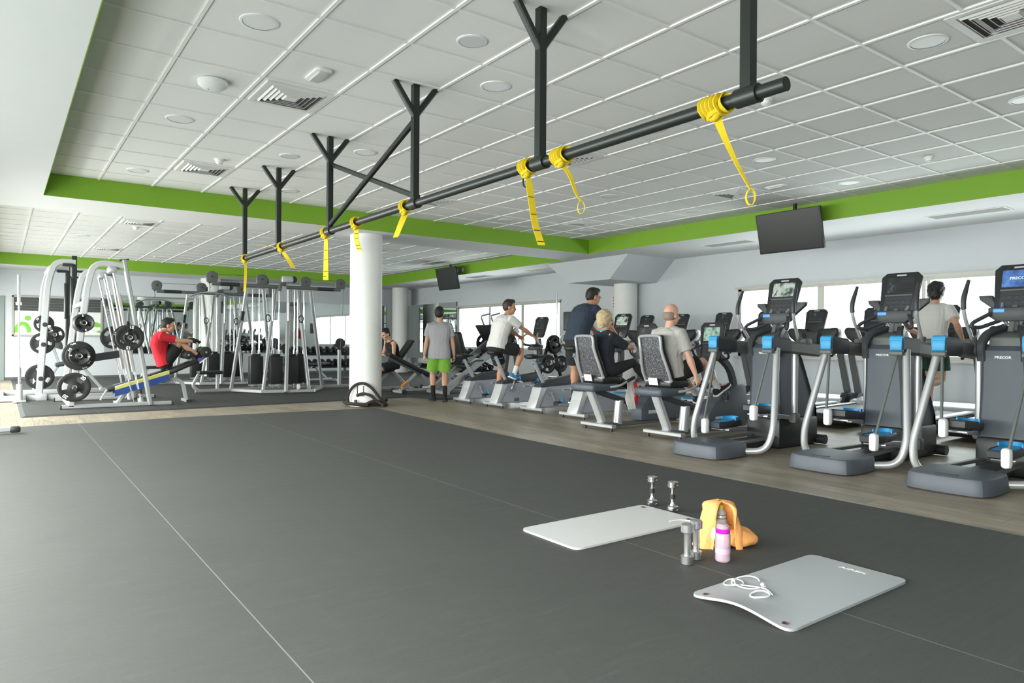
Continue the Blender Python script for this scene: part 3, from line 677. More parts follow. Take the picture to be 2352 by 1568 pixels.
# ---------------- recumbent bike
MESHM = mat('black_mesh_back', (.03, .03, .035), .6); n, L, p = nodes_of(MESHM)
tc = n.new('ShaderNodeTexCoord'); mp = n.new('ShaderNodeMapping'); mp.inputs['Scale'].default_value = (30, 55, 55); L.new(tc.outputs['Object'], mp.inputs[0])
wv = n.new('ShaderNodeTexVoronoi'); wv.inputs['Scale'].default_value = 1.6; L.new(mp.outputs[0], wv.inputs[0])
rp = n.new('ShaderNodeValToRGB'); rp.color_ramp.elements[0].position = .45; rp.color_ramp.elements[1].position = .80; rp.color_ramp.elements[0].color = (.03, .03, .035, 1); rp.color_ramp.elements[1].color = (.20, .205, .23, 1)
L.new(wv.outputs['Distance'], rp.inputs[0]); L.new(rp.outputs[0], p.inputs['Base Color'])
def recumbent(x0, y0, label, scr):
    t = T('recumbent_bike', label, 'recumbent bike', (x0, y0, 0), 0, 'recumbent bikes')
    b = B().bar([(0, -.30, .07), (0, .30, .07)], .08, .045); b.bar([(1.55, -.24, .06), (1.55, .24, .06)], .08, .05); parts(b, 'stabiliser', 'silver', t)
    b = B(); [b.cyl((x, y, 0), (x, y, .05), .022, n=10) for x, y in ((0, -.25), (0, .25), (1.55, -.2), (1.55, .2))]; parts(b, 'foot', 'dark', t)
    B().bar([(.02, 0, .07), (.06, 0, .12), (-.16, 0, .56)], .11, .075).obj('rear_post', 'white_s', t)
    B().bar(fil([(.03, 0, .09), (.16, 0, .055), (1.6, 0, .055)], .1), .10, .05).obj('base_beam', 'armgrey', t)
    B().bar([(-.18, 0, .56), (.62, 0, .33)], .09, .07).obj('seat_rail', 'slated', t)
    B().cyl((.36, 0, .06), (.40, 0, .38), .062, n=18).obj('front_post', 'silver', t)
    b = B(); out = [(-.30, -.22), (.16, -.22), (.18, -.17), (.18, .17), (.16, .22), (-.30, .22), (-.33, .1), (-.33, -.1)]
    b.prism(out, 'XY', .53, .63, bev=.035, seg=3); b.obj('seat_carriage', 'slate', t)
    b = B(); b.prism([(-.12, -.20), (.22, -.21), (.30, -.13), (.30, .13), (.22, .21), (-.12, .20)], 'XY', .63, .72, bev=.03, seg=3); b.obj('seat_pad', 'padblk', t)
    # backrest: silver loop round a woven mesh
    ax = V((-.30, 0, 1)).normalized(); o = V((-.10, 0, .70))
    prof = [(.17, .0), (.20, .04), (.20, .16), (.165, .38), (.165, .52), (.13, .57), (-.13, .57), (-.165, .52), (-.165, .38), (-.20, .16), (-.20, .04), (-.17, 0)]
    loop = [o+ax*v+V((0, u, 0))+V((-.03*math.sin(v/.57*math.pi), 0, 0)) for u, v in prof]
    B().tube(spline(loop, 4, True), .019, 10, closed=True).obj('backrest_frame', 'silver', t)
    b = B(); nrm = V((ax.z, 0, -ax.x)); P = spline(loop, 4, True); c = sum(P, V())/len(P)
    b.loft([[c+(q-c)*.97+nrm*.012 for q in P], [c+(q-c)*.97+nrm*.02 for q in P]]); b.obj('backrest_mesh', MESHM, t, smooth=0)
    b = B(); b.loft([[c+(q-c)*k+nrm*d for q in P] for k, d in ((.96, .03), (1.0, .05), (.98, .075), (.6, .06))]); b.obj('backrest_pad', 'padblk', t)
    B().box((-.15, .04, .70), (.006, .14, .09), rot=(0, D(-16), 0)).obj('paper_card', 'paper', t, smooth=0)
    for s in (-1, 1):
        B().tube(fil([(.0, s*.2, .58), (.10, s*.30, .60), (.34, s*.31, .70)], .07, 5), .015, 8).obj('side_handle', 'silver', t)
        g = B().cyl((.22, s*.308, .655), (.36, s*.312, .705), .022, n=10); g.obj('side_grip', 'padblk', t)
    B().box((.20, -.20, .50), (.22, .035, .02), rot=(0, D(4), 0), bev=.006).obj('seat_lever', 'blue', t)
    low = [(.72, .08), (1.55, .07), (1.58, .30), (1.50, .62), (1.30, .62), (.86, .40), (.72, .25)]
    B().prism(low, 'XZ', -.11, .11, bev=.03).obj('body_shroud', 'slate', t)
    b = B(); [b.box((.95, s*.112, .2), (.18, .006, .05), bev=.002) for s in (-1, 1)]; parts(b, 'badge', 'white_s', t)
    B().bar(fil([(1.40, 0, .55), (1.30, 0, .85), (1.02, 0, 1.02)], .15), .10, .07).obj('mast', 'slated', t)
    console_panel(t, (.90, 0, 1.19), .37, .50, .12, 'console', scr)
    b = B().tube(fil([(.95, -.12, .95), (.92, -.27, .98), (.80, -.27, 1.18)], .05), .016, 8); b.tube(fil([(.95, .12, .95), (.92, .27, .98), (.80, .27, 1.18)], .05), .016, 8); parts(b, 'front_handle', 'dark', t)
    for s, q in ((-1, D(150)), (1, D(-30))):
        e = V((1.05+.17*math.cos(q), s*.17, .42+.17*math.sin(q)))
        B().bar([(1.05, s*.13, .42), e], .03, .016, up=(0, 1, 0)).obj('crank', 'steel', t)
        pd = B().box(e+V((0, s*.055, 0)), (.06, .09, .11), bev=.01).obj('pedal', 'dark', t)
        B().bar(fil([e+V((-.03, s*.01, .03)), e+V((-.10, s*.055, .05)), e+V((-.03, s*.10, .03))], .03), .03, .004).obj('pedal_strap', 'blue', pd)
    return t
recumbent(6.42, 6.75, 'recumbent exercise bike used by the blonde woman', 'scr_dim')
recumbent(6.52, 5.70, 'recumbent exercise bike used by the balding man in grey', 'scr_green')
# ---------------- treadmill
def treadmill(x0, y0, label):
    t = T('treadmill', label, 'treadmill', (x0, y0, 0), 0, 'treadmills facing the windows')
    b = B(); b.prism([(.02, .06), (.0, .12), (.02, .18), (2.0, .21), (2.05, .17), (2.0, .03)], 'XZ', -.40, .40, bev=.02); b.obj('deck', 'dark', t)
    B().box((1.0, 0, .203), (1.95, .52, .012), rot=(0, D(-.8), 0)).obj('belt', 'slated', t)
    for s in (-1, 1):
        B().box((1.0, s*.335, .215), (1.98, .12, .03), rot=(0, D(-.8), 0), bev=.01).obj('side_rail', 'white', t)
        B().box((1.0, s*.275, .222), (1.9, .008, .012), rot=(0, D(-.8), 0)).obj('edge_strip', 'dark', t)
    b = B().cyl((.05, -.39, .13), (.05, .39, .13), .07, n=18); b.obj('rear_roller_cover', 'dark', t)
    pr = [(1.62, .20), (1.70, .28), (1.95, .33), (2.16, .27), (2.18, .0), (1.62, .0)]
    B().prism(pr, 'XZ', -.41, .41, bev=.035, seg=3).obj('motor_hood', 'white_s', t)
    for s in (-1, 1):
        B().bar([(2.02, s*.40, .18), (1.66, s*.40, 1.20)], .055, .11).obj('upright', 'armgrey', t)
        B().bar([(2.08, s*.40, .20), (1.72, s*.40, 1.20)], .04, .045).obj('upright_trim', 'white', t)
        B().prism([(1.72, .22), (1.86, .38), (2.1, .38), (2.16, .22)], 'XZ', s*.40-.06, s*.40+.06, bev=.02).obj('upright_boot', 'slated', t)
        B().tube(fil([(1.70, s*.40, 1.16), (1.30, s*.42, 1.04), (1.16, s*.42, .98)], .1, 5), .021, 10).obj('handrail', 'dark', t)
        # rounded side pods, black inside white shell
        pod = [(.05, -.13), (.16, -.15), (.40, .02), (.45, .12), (.42, .19), (.10, .17), (.05, .05)]
        b = B().prism([(s*u, v) for u, v in pod], 'YZ', 1.55, 1.66, bev=.035, seg=3, o=(0, 0, 1.24)); b.obj('console_pod', 'dark', t)
        b = B().prism([(s*(u+.012), v-.012) for u, v in pod], 'YZ', 1.62, 1.74, bev=.035, seg=3, o=(0, 0, 1.24)); b.obj('pod_shell', 'white', t)
    b = B().tube(fil([(1.58, -.16, 1.16), (1.40, -.10, 1.10), (1.40, .10, 1.10), (1.58, .16, 1.16)], .06), .018, 10); b.obj('front_bar', 'dark', t)
    b = B().bar([(1.70, -.40, 1.17), (1.70, .40, 1.17)], .10, .07); b.obj('cross_member', 'white_s', t)
    b = B().prism([(-.17, -.13), (.17, -.13), (.20, .1), (-.20, .1)], 'YZ', 1.55, 1.63, bev=.02, o=(0, 0, 1.27)); b.obj('lower_console', 'slated', t)
    console_panel(t, (1.66, 0, 1.55), .38, .40, .30, 'console', 'scr_dim', keypad=False)
    return t
tm = treadmill(9.25, 10.05, 'treadmill seen above the blonde woman, left of the other treadmills')
for y, l in ((9.12, 'treadmill seen between the blonde woman and the balding man'), (8.12, 'treadmill seen right of the balding man beside the lit recumbent console'), (7.2, 'treadmill hidden mostly behind the leftmost elliptical trainer'), (6.28, 'treadmill in front of the window, between the first two elliptical trainers'),
             (5.3, 'treadmill behind the console of the middle elliptical trainer'), (4.32, 'treadmill that the man in white is running on'), (3.3, 'treadmill right of the running man, behind the last elliptical trainer')):
    dup(tm, (9.25, y, 0), label=l)
# ================================================================ STRENGTH EQUIPMENT
def plate(R, num, x, y, z, label, th=.035, grp='black rubber weight plates', ang=0, face=-1, parent=None):
    t = T('weight_plate', label, 'weight plate', (x, y, z), 0, grp)
    n = 48; rad = [.026, .22*R+.012, .42*R, .72*R, .90*R, R]; hz = [th*.5, th*.5, th*.28, th*.28, th*.5, th*.36]
    slot = lambda i, k: i == 2 and (((k*360/n+ang) % 120) < 42)
    b = B(); vf = {}; vb = {}
    for i, r in enumerate(rad):
        for k in range(n):
            a = 2*math.pi*k/n; vf[i, k] = b.bm.verts.new((r*math.cos(a), -hz[i], r*math.sin(a))); vb[i, k] = b.bm.verts.new((r*math.cos(a), hz[i], r*math.sin(a)))
    for i in range(len(rad)-1):
        for k in range(n):
            if slot(i, k): continue
            j = (k+1) % n
            b._f((vf[i, k], vf[i, j], vf[i+1, j], vf[i+1, k])); b._f((vb[i, k], vb[i+1, k], vb[i+1, j], vb[i, j]))
            for kk, on in ((k, slot(i, (k-1) % n)), (j, slot(i, j))):
                if on: b._f((vf[i, kk], vf[i+1, kk], vb[i+1, kk], vb[i, kk]))
            if i == 0: b._f((vf[0, k], vb[0, k], vb[0, j], vf[0, j]))
            if i == len(rad)-2: b._f((vf[i+1, k], vf[i+1, j], vb[i+1, j], vb[i+1, k]))
            if i+1 < len(rad)-1 and slot(i+1, k): b._f((vf[i+1, k], vf[i+1, j], vb[i+1, j], vb[i+1, k]))
            if i > 0 and slot(i-1, k): b._f((vf[i, k], vb[i, k], vb[i, j], vf[i, j]))
    b.obj('disc', 'plate', t)
    b = B().lathe([(.027, -th*.52), (.036, -th*.56), (.036, th*.52), (.027, th*.52)], (0, 0, 0), 'Y', 20, cap=False); b.obj('hub_ring', 'steel', t)
    if num:
        for q in (20, 200):
            a = D(q-ang); r = R*.80
            text(num, R*.32, 'number', 'wordmark', t, basis((-math.sin(a)*-1, 0, -math.cos(a)), (math.cos(a), 0, math.sin(a)), (r*math.cos(a), -hz[4]-.001, r*math.sin(a))), .001, 1, .035)
    return t
def smith():
    t = T('smith_machine', 'silver smith machine with plates on its front frame and slanted perforated uprights', 'weight machine', (1.5, 14.2, .02))
    O = V((1.5, 14.2, .02)); L = lambda x, y, z: V((x, y, z))-O
    for k, Y in enumerate((13.35, 15.05)):
        B().bar([L(.80, Y, .055), L(2.42, Y, .055)], .085, .065).obj('base_rail', 'silver', t)
        b = B(); [b.box(L(x, Y, .05), (.03, .09, .07), bev=.008) for x in (.79, 2.43)]; parts(b, 'end_cap', 'dark', t)
        B().bar(fil([L(.93, Y, .06), L(1.15, Y, 2.05), L(1.24, Y, 2.44), L(1.70, Y, 2.40)], .30, 8), .10, .085).obj('rear_upright', 'white_s', t)
        B().bar([L(2.09, Y, .04), L(1.68, Y, 2.50)], .06, .15).obj('front_upright', 'midgrey', t)
        B().box(L(1.678, Y, 2.505), (.15, .065, .02), rot=(0, D(-9.5), 0)).obj('upright_cap', 'dark', t)
        b = B()
        for i in range(16):
            f = .12+.045*i; p = L(2.09-.41*f, Y-.031, .04+2.46*f); b.cyl(p, p+V((0, -.003, 0)), .015, n=10)
        b.obj('adjustment_hole', 'dark', t)
        Yi = Y+(.2 if k == 0 else -.2)
        B().cyl(L(1.98, Yi, .05), L(1.54, Yi, 2.32), .016, n=12).obj('guide_rod', 'chrome', t)
        B().cyl(L(1.88, Yi+(.12 if k == 0 else -.12), .05), L(1.44, Yi+(.12 if k == 0 else -.12), 2.28), .014, n=12).obj('guide_rod', 'chrome', t)
        B().box(L(1.51, (Y+Yi)/2, 2.33), (.12, .34, .10), bev=.02).obj('rod_bracket', 'silver', t)
        B().cyl(L(1.985, Yi, .0), L(1.965, Yi, .14), .045, n=16).obj('rod_foot', 'white_s', t)
        B().cyl(L(1.965, Yi, .22), L(1.955, Yi, .30), .035, n=14).obj('rubber_bumper', 'dark', t)
        b = B().bar([L(1.62, Yi, 1.95), L(1.86, Yi, .6)], .05, .10); b.obj('perforated_strip', mat('perforated_grey', (.45, .43, .42), .6, noise=.3, nscale=60) if k == 0 else 'silver', t)
        for z in (1.40, .87, .36):
            x = .93+(z-.06)*.1105; s = -1 if k == 0 else 1
            h = B().cyl(L(x, Y, z), L(x, Y+s*.30, z), .024, n=14); h.obj('storage_horn', 'chrome', t)
            B().cyl(L(x, Y+s*.30, z), L(x, Y+s*.312, z), .03, n=14).obj('horn_tip', 'dark', t)
    for x, z, m in ((1.62, 2.40, 'silver'), (1.10, 1.75, 'silver'), (.95, .06, 'silver')):
        B().bar([L(x, 13.35, z), L(x, 15.05, z)], .08, .07).obj('cross_member', m, t)
    B().cyl(L(1.735, 13.0, 1.17), L(1.735, 15.4, 1.17), .015, n=14).obj('barbell', 'chrome', t)
    b = B(); [b.box(L(1.735, y, 1.17), (.10, .07, .13), bev=.02) for y in (13.55, 14.85)]; parts(b, 'bar_carriage', 'dark', t)
    B().bar([L(1.05, 13.9, .80), L(1.68, 13.9, .90)], .05, .13).obj('safety_arm', 'dark', t)
smith()
Z = .02
pl = [('top left storage horn', 1.078, 1.40+Z, [(.142, '5'), (.142, ''), (.147, ''), (.15, ''), (.15, '')], -80),
      ('middle left storage horn', 1.02, .87+Z, [(.152, '5'), (.195, '10'), (.235, '20'), (.235, '')], 25)]
ordn = ['frontmost', 'second', 'third', 'fourth', 'rearmost']
for nm, x, z, L_, a in pl:
    y = 13.0
    for i, (R, num) in enumerate(L_): plate(R, num, x, y, z, 'black weight plate on the %s of the smith machine, %s' % (nm, ordn[i]), .045 if R > .17 else .062, ang=a+31*i); y += .075
plate(.235, '20', .964, 13.23, .36+Z, 'large black 20 plate on the bottom left storage horn of the smith machine', .05, ang=-30)
plate(.10, '2.5', 1.735, 13.02, 1.17+Z, 'small black plate at the front of the smith machine bar', .03, ang=70)
plate(.215, '15', 1.735, 13.07, 1.17+Z, 'black 15 plate nearest the camera on the smith machine bar', .04, ang=-62)
plate(.215, '15', 1.735, 13.42, 1.17+Z, 'black 15 plate set back on the smith machine bar', .04, ang=40)
plate(.215, '', 1.735, 15.25, 1.17+Z, 'black plate on the far end of the smith machine bar', .04)
def rack():
    t = T('squat_rack', 'silver squat rack with a black upright, behind the smith machine', 'weight rack', (.9, 16.4, .02))
    O = V((.9, 16.4, .02)); L = lambda x, y, z: V((x, y, z))-O
    for k, Y in enumerate((15.62, 17.2)):
        B().bar(fil([L(.58, Y, .05), L(.71, Y, 2.22), L(.82, Y, 2.62), L(1.15, Y, 2.62)], .26, 8), .11, .10).obj('rear_upright', 'white_s', t)
        B().bar([L(1.13, Y, .06), L(1.13, Y, 2.74)], .085, .085).obj('front_upright', 'trx', t)
        B().box(L(1.10, Y, 1.95), (.07, .11, .75), bev=.02).obj('weight_hook_plate', 'trx', t)
        B().bar([L(1.13, Y, 2.45), L(1.34, Y, 2.45), L(1.34, Y, 2.36)], .04, .04).obj('top_hook', 'trx', t)
        B().box(L(.90, Y, .06), (1.9, .11, .10), bev=.012).obj('base_rail', 'white_s', t)
        B().box(L(1.02, Y-.02, 2.56), (.16, .13, .05)).obj('bracket', 'dark', t)
        for z in (1.42, 1.05, .42):
            x = .58+(z-.05)*.06; s = -1
            B().cyl(L(x, Y, z), L(x, Y+s*.18, z), .025, n=14).obj('storage_horn', 'chrome', t)
            B().lathe([(.03, -.002), (.042, .0), (.042, .02)], L(x, Y-.182, z), 'Y', 16).obj('horn_tip', 'dark', t)
    b = B(); [b.bar([L(x, 15.62, z), L(x, 17.2, z)], .08, .08) for x, z in ((.76, 2.5), (.02, .06))]; parts(b, 'cross_member', 'white_s', t)
    for x in (.30, .62): B().box(L(x, 15.55, .07), (.16, .16, .14), bev=.01).obj('foot_block', 'white_s', t)
rack()
plate(.165, '10', .66, 15.48+.3, 1.42+Z, 'black 10 plate on the top horn of the squat rack', ang=60)
plate(.165, '', .86, 16.3, 1.22+Z, 'black plate hanging inside the squat rack beside the smith plates', ang=10)
plate(.2, '', .64, 15.8, 1.05+Z, 'black plate on the middle horn of the squat rack', ang=20)
plate(.235, '', .60, 15.8, .42+Z, 'large black plate on the bottom horn of the squat rack', ang=50)
t = T('barbell', 'long silver barbell standing upright in a floor holder at the far left', 'barbell', (.28, 15.27, .02))
B().cyl((0, 0, .1), (-.02, 0, 2.27), .014, n=12).obj('shaft', 'steel', t); B().cyl((-.016, 0, 1.78), (-.02, 0, 2.28), .026, n=14).obj('sleeve', 'chrome', t)
B().cyl((-.016, 0, 1.74), (-.016, 0, 1.79), .045, n=14).obj('collar', 'chrome', t); B().cyl((0, 0, .30), (0, 0, .62), .025, n=14).obj('lower_sleeve', 'chrome', t)
t = T('barbell_holder', 'silver tube holder on the floor for the upright barbell', 'barbell holder', (.28, 15.27, .02))
B().lathe([(.05, 0), (.05, .32), (.042, .32), (.042, .30)], n=20).obj('tube', 'white_s', t); B().box((0, 0, .015), (.2, .2, .03), bev=.006).obj('base', 'white_s', t)
# incline bench with grey pads inside the rack
t = T('weight_bench', 'grey padded bench machine inside the squat rack', 'weight bench', (1.05, 17.6, .02))
B().prism([(-.30, 1.28), (-.14, 1.30), (.02, 1.02), (.02, .9), (-.16, .96)], 'XZ', -.15, .15, bev=.04).obj('back_pad', 'armgrey', t)
B().box((.15, 0, .62), (.55, .30, .09), rot=(0, D(-8), 0), bev=.03).obj('seat_pad', 'slated', t)
B().bar(fil([(-.35, 0, .05), (-.05, 0, .6), (.35, 0, .58), (.75, 0, .05)], .1), .09, .06).obj('frame', 'white_s', t)
B().bar([(-.05, 0, .6), (-.22, 0, 1.15)], .07, .05).obj('back_post', 'white_s', t)
b = B(); [b.bar([(x, -.28, .04), (x, .28, .04)], .08, .06) for x in (-.35, .75)]; parts(b, 'foot_bar', 'white_s', t)
# decline bench used by the man in red
t = T('decline_bench', 'silver decline bench with a blue towel, under the man in red', 'weight bench', (2.045, 13.93, .02))
O = V((2.0, 13.62, .02)); L = lambda x, z, y=0: V((x, 13.62+y, z))-O
pd = V((.95, 0, .27)).normalized()
B().prism([(-.56, .29), (-.53, .23), (.40, .52), (.40, .60)], 'XZ', -.14, .14, bev=.025).obj('back_pad', 'padblk', t)
B().prism([(.42, .53), (.45, .50), (.98, .74), (.95, .81), (.42, .60)], 'XZ', -.14, .14, bev=.025).obj('seat_pad', 'padblk', t)
B().bar(fil([L(1.62, .05), L(1.80, .30), L(2.40, .45), L(2.66, .42), L(2.73, .06)], .18, 6), .075, .06).obj('frame', 'white_s', t)
b = B(); [b.bar([L(x, .035, -.27), L(x, .035, .27)], .08, .06) for x in (1.62, 2.73)]; parts(b, 'foot_bar', 'white_s', t)
b = B(); [b.bar([L(x, .035, y-.03), L(x, .035, y+.03)], .09, .07) for x in (1.62, 2.73) for y in (-.27, .27)]; parts(b, 'rubber_foot', 'dark', t)
B().box(L(2.38, .47), (.15, .09, .20), bev=.02).obj('pivot_block', 'white_s', t)
B().lathe([(.045, -.012), (.045, .012)], L(2.38, .53, -.055), 'Y', 20).obj('pivot_cap', 'dark', t)
B().bar([L(2.1, .28), L(2.05, .46)], .05, .05).obj('strut', 'white_s', t); B().box(L(1.98, .30, -.06), (.14, .05, .05), rot=(0, D(-15), 0), bev=.012).obj('adjustment_handle', 'orange', t)
B().bar(fil([L(2.85, .72), L(2.72, .85), L(2.72, .92)], .05), .05, .05).obj('roller_post', 'white_s', t); B().bar([L(2.9, .74), L(3.02, .9)], .05, .05).obj('roller_post', 'white_s', t)
for x, z, r in ((2.72, .88, .075), (3.02, .93, .10)):
    for s in (-1, 1): B().lathe([(.03, 0), (r, .012), (r, .19), (.03, .20)], L(x, z, .05 if s > 0 else -.25), 'Y', 20).obj('foam_roller', 'padblk', t)
    B().cyl(L(x, z, -.27), L(x, z, .27), .018, n=12).obj('roller_axle', 'chrome', t)
b = B().cyl(L(1.36, .30, -.08), L(1.36, .30, -.2), .03, n=12).bar(fil([L(1.46, .28), L(1.40, .18), L(1.36, .10)], .04), .04, .03); b.obj('handle', 'white_s', t)
TW = mat('striped_towel', srgb(48, 78, 150), .9, bump=.3, bscale=200); n, L_, p = nodes_of(TW)
tc = n.new('ShaderNodeTexCoord'); sx = n.new('ShaderNodeSeparateXYZ'); L_.new(tc.outputs['Object'], sx.inputs[0])
rp = n.new('ShaderNodeValToRGB'); rp.color_ramp.interpolation = 'CONSTANT'; rp.color_ramp.elements[0].color = srgb(52, 82, 156)+(1,)
e = rp.color_ramp.elements.new(.24); e.color = srgb(222, 216, 120)+(1,); e = rp.color_ramp.elements.new(.42); e.color = srgb(52, 82, 156)+(1,); rp.color_ramp.elements[-1].color = srgb(180, 190, 210)+(1,); rp.color_ramp.elements[-1].position = .94
def mth(op, a_, b_):
    q = n.new('ShaderNodeMath'); q.operation = op
    for i_, v_ in enumerate((a_, b_)):
        if isinstance(v_, (int, float)): q.inputs[i_].default_value = v_
        else: L_.new(v_, q.inputs[i_])
    return q.outputs[0]
sv = mth('ADD', sx.outputs[1], mth('SUBTRACT', sx.outputs[2], mth('MULTIPLY', sx.outputs[0], .3047)))
mr = n.new('ShaderNodeMapRange'); mr.inputs[1].default_value = .115; mr.inputs[2].default_value = .59; L_.new(sv, mr.inputs[0]); L_.new(mr.outputs[0], rp.inputs[0]); L_.new(rp.outputs[0], p.inputs['Base Color'])
b = B(); rings = []
for i in range(13):
    f = i/12; c = V((-.44+.86*f, 0, .292+.262*f)); rings.append([c+V((0, y, z+.004*math.sin(9*f+5*y))) for y, z in ((-.158, -.15), (-.160, .02), (-.12, .036), (.12, .036), (.160, .02), (.158, -.12), (.150, -.12), (.151, .012), (.11, .026), (-.11, .026), (-.151, .012), (-.150, -.15))])
b.loft(rings); o = b.obj('towel', TW, None, 40, (2.0, 13.62, .02)); o.location = (2.045, 13.93, .02); tag(o, 'blue towel with yellow stripe draped over the decline bench', 'towel')
# ---------------- cable station
def pulley(b2, c, r, ax=(0, 1, 0)): b2.lathe([(r*.2, -.03), (r, -.03), (r, -.012), (r*.86, 0), (r, .012), (r, .03), (r*.2, .03)], c, 'Y', 20)
def cable_station(x0, y0, label):
    t = T('cable_station', label, 'cable machine', (x0, y0, .02), 0, 'cable stations')
    ZB = 2.31
    for x, zx in ((-1.5, 0), (1.3, 0)):
        s = 1 if x > 0 else -1
        B().bar([(s*.05, 0, ZB), (x, 0, ZB+.0)], .085, .075).obj('boom', 'armgrey', t)
        B().bar([(x-s*.16, 0, ZB), (x-s*.55, 0, ZB)], .09, .08).obj('boom_sleeve', 'dark', t)
        for q in (x, s*.48):
            b = B(); b.prism([(q-.10, ZB+.02), (q+.10, ZB+.02), (q+.125, ZB+.15), (q+.10, ZB+.22), (q+.04, ZB+.255), (q-.04, ZB+.255), (q-.10, ZB+.22), (q-.125, ZB+.15)], 'XZ', -.035, .035, bev=.012); b.obj('pulley_housing', 'armgrey', t)
            B().lathe([(.018, -.045), (.018, .045)], (q, 0, ZB+.14), 'Y', 12).obj('axle_bolt', 'dark', t)
        B().cyl((s*.48, 0, ZB+.2), (x, 0, ZB+.2), .005, n=6).obj('top_cable', 'cable', t)
        B().cyl((x+s*.10, 0, ZB+.12), (x+s*.02, -.0, ZB-.1 if s < 0 else .95), .005, n=6).obj('hanging_cable', 'cable', t)
    for (xa, xb, yb) in ((-.80, -1.0, .42), (-.18, -.55, -.36), (.32, .40, -.48), (.60, 1.05, .42), (-.45, -.10, .5), (.1, -.15, -.62)):
        B().bar([(xa, 0, ZB-.06), (xb, yb, .04)], .065, .075).obj('leg', 'silver', t)
    b = B().bar(fil([(-.16, -.2, ZB-.1), (-.14, -.2, ZB+.04), (.02, 0, ZB+.06)], .06), .07, .07); b.obj('arch', 'armgrey', t)
    B().box((.06, -.05, ZB+.17), (.26, .09, .15), bev=.04).obj('top_pulley_block', 'white_s', t); B().lathe([(.02, -.03), (.075, -.03), (.075, .03), (.02, .03)], (.19, -.05, ZB+.17), 'Y', 18).obj('top_pulley', 'dark', t)
    B().cyl((-.35, 0, ZB+.05), (-.35, 0, ZB+.16), .018, n=10).obj('knob', 'dark', t)
    for i, (x, y) in enumerate(((-.57, .1), (-.22, -.14), (.09, -.22), (.38, .0))):
        B().box((x, y, .49), (.27, .20, .60), bev=.015).obj('weight_shroud', 'dark', t)
        b = B().box((x, y, .815), (.18, .12, .05), bev=.008); b.obj('stack_top', 'dark', t)
        for s in (-1, 1): B().cyl((x+s*.07, y, .10), (x+s*.07, y, ZB-.06), .0125, n=10).obj('guide_rod', 'chrome', t)
        B().cyl((x, y, .8), (x, y, ZB-.05), .005, n=6).obj('stack_cable', 'cable', t)
        b = B(); [b.cyl((x+s*.07, y, .80), (x+s*.07, y, .92), .022, n=10) for s in (-1, 1)]; parts(b, 'rod_bushing', 'chrome', t)
        B().box((x, y, .16), (.26, .19, .03)).obj('stack_base', 'steel', t)
    for x, y in ((-.1, -.5), (.12, -.62)):
        B().lathe([(.02, -.02), (.065, -.02), (.065, .02), (.02, .02)], (x, y, .14), 'X', 18).obj('low_pulley', 'white', t)
    for a, c in (((-1.72, .42, .055), (1.9, .46, .055)), ((-.6, -.40, .05), (.45, -.62, .05)), ((-.98, .42, .05), (-.55, -.40, .05)), ((.45, -.62, .05), (1.05, .42, .05))):
        B().bar([a, c], .08, .07).obj('base_rail', 'silver', t)
    # low-row seat at the left end
    B().box((-1.43, .42, .44), (.48, .26, .07), bev=.02).obj('row_seat', 'padblk', t)
    B().bar(fil([(-1.60, .42, .40), (-1.66, .42, .40), (-1.78, .42, .16), (-1.66, .42, .06), (-1.4, .42, .055)], .09, 5), .06, .06).obj('seat_leg', 'white_s', t); B().bar([(-1.28, .42, .40), (-1.28, .42, .06)], .06, .06).obj('seat_leg', 'white_s', t)
    # right-hand post with angled pulley arm
    B().bar([(1.50, .5, .05), (1.50, .5, .92)], .075, .075).obj('side_post', 'white_s', t)
    b = B().bar([(1.36, .5, 1.04), (1.95, .5, .78)], .10, .05); b.obj('pulley_arm', 'slated', t); B().lathe([(.02, -.03), (.115, -.03), (.115, .03), (.02, .03)], (1.50, .46, 1.08), 'Y', 22).obj('arm_pulley', 'slated', t)
    # padded strip on one leg, lat bar on chain
    B().bar([(-.845, .09, ZB-.55), (-.90, .22, 1.2)], .075, .085).obj('leg_pad', 'dark', t)
    B().tube(fil([(-1.95, -.05, ZB-.30), (-1.72, 0, ZB-.20), (-1.35, 0, ZB-.20), (-1.1, .04, ZB-.28)], .12, 5), .016, 10).obj('lat_bar', 'steel', t)
    b = B(); [b.tube([V((-1.54, .008*math.cos(q), ZB-.02-.03*i+.016*math.sin(q))) if i % 2 else V((-1.54+.008*math.cos(q), 0, ZB-.02-.03*i+.016*math.sin(q))) for q in [2*math.pi*k/8 for k in range(8)]], .003, 5, closed=True) for i in range(6)]; b.obj('chain', 'cable', t)
    B().ell((-1.54, 0, ZB+.03), (.03, .03, .03)).obj('rubber_stop', 'dark', t)
    for x in (-.42, .30):
        B().tube([V((x+.05*math.sin(a), -.25, 1.62+.09*math.cos(a)*(.7 if math.cos(a) > 0 else 1))) for a in [2*math.pi*k/12 for k in range(12)]], .012, 8, closed=True).obj('grip_handle', 'dark', t); B().cyl((x, -.25, 1.70), (x, -.2, ZB-.1), .005, n=6).obj('hanging_cable', 'cable', t)
    return t
cs = cable_station(5.03, 15.3, 'large silver cable station with four black weight stacks, left of the white column')
dup(cs, (4.55, 18.7, .02), label='silver cable station farther back, behind the man in red and the near station')
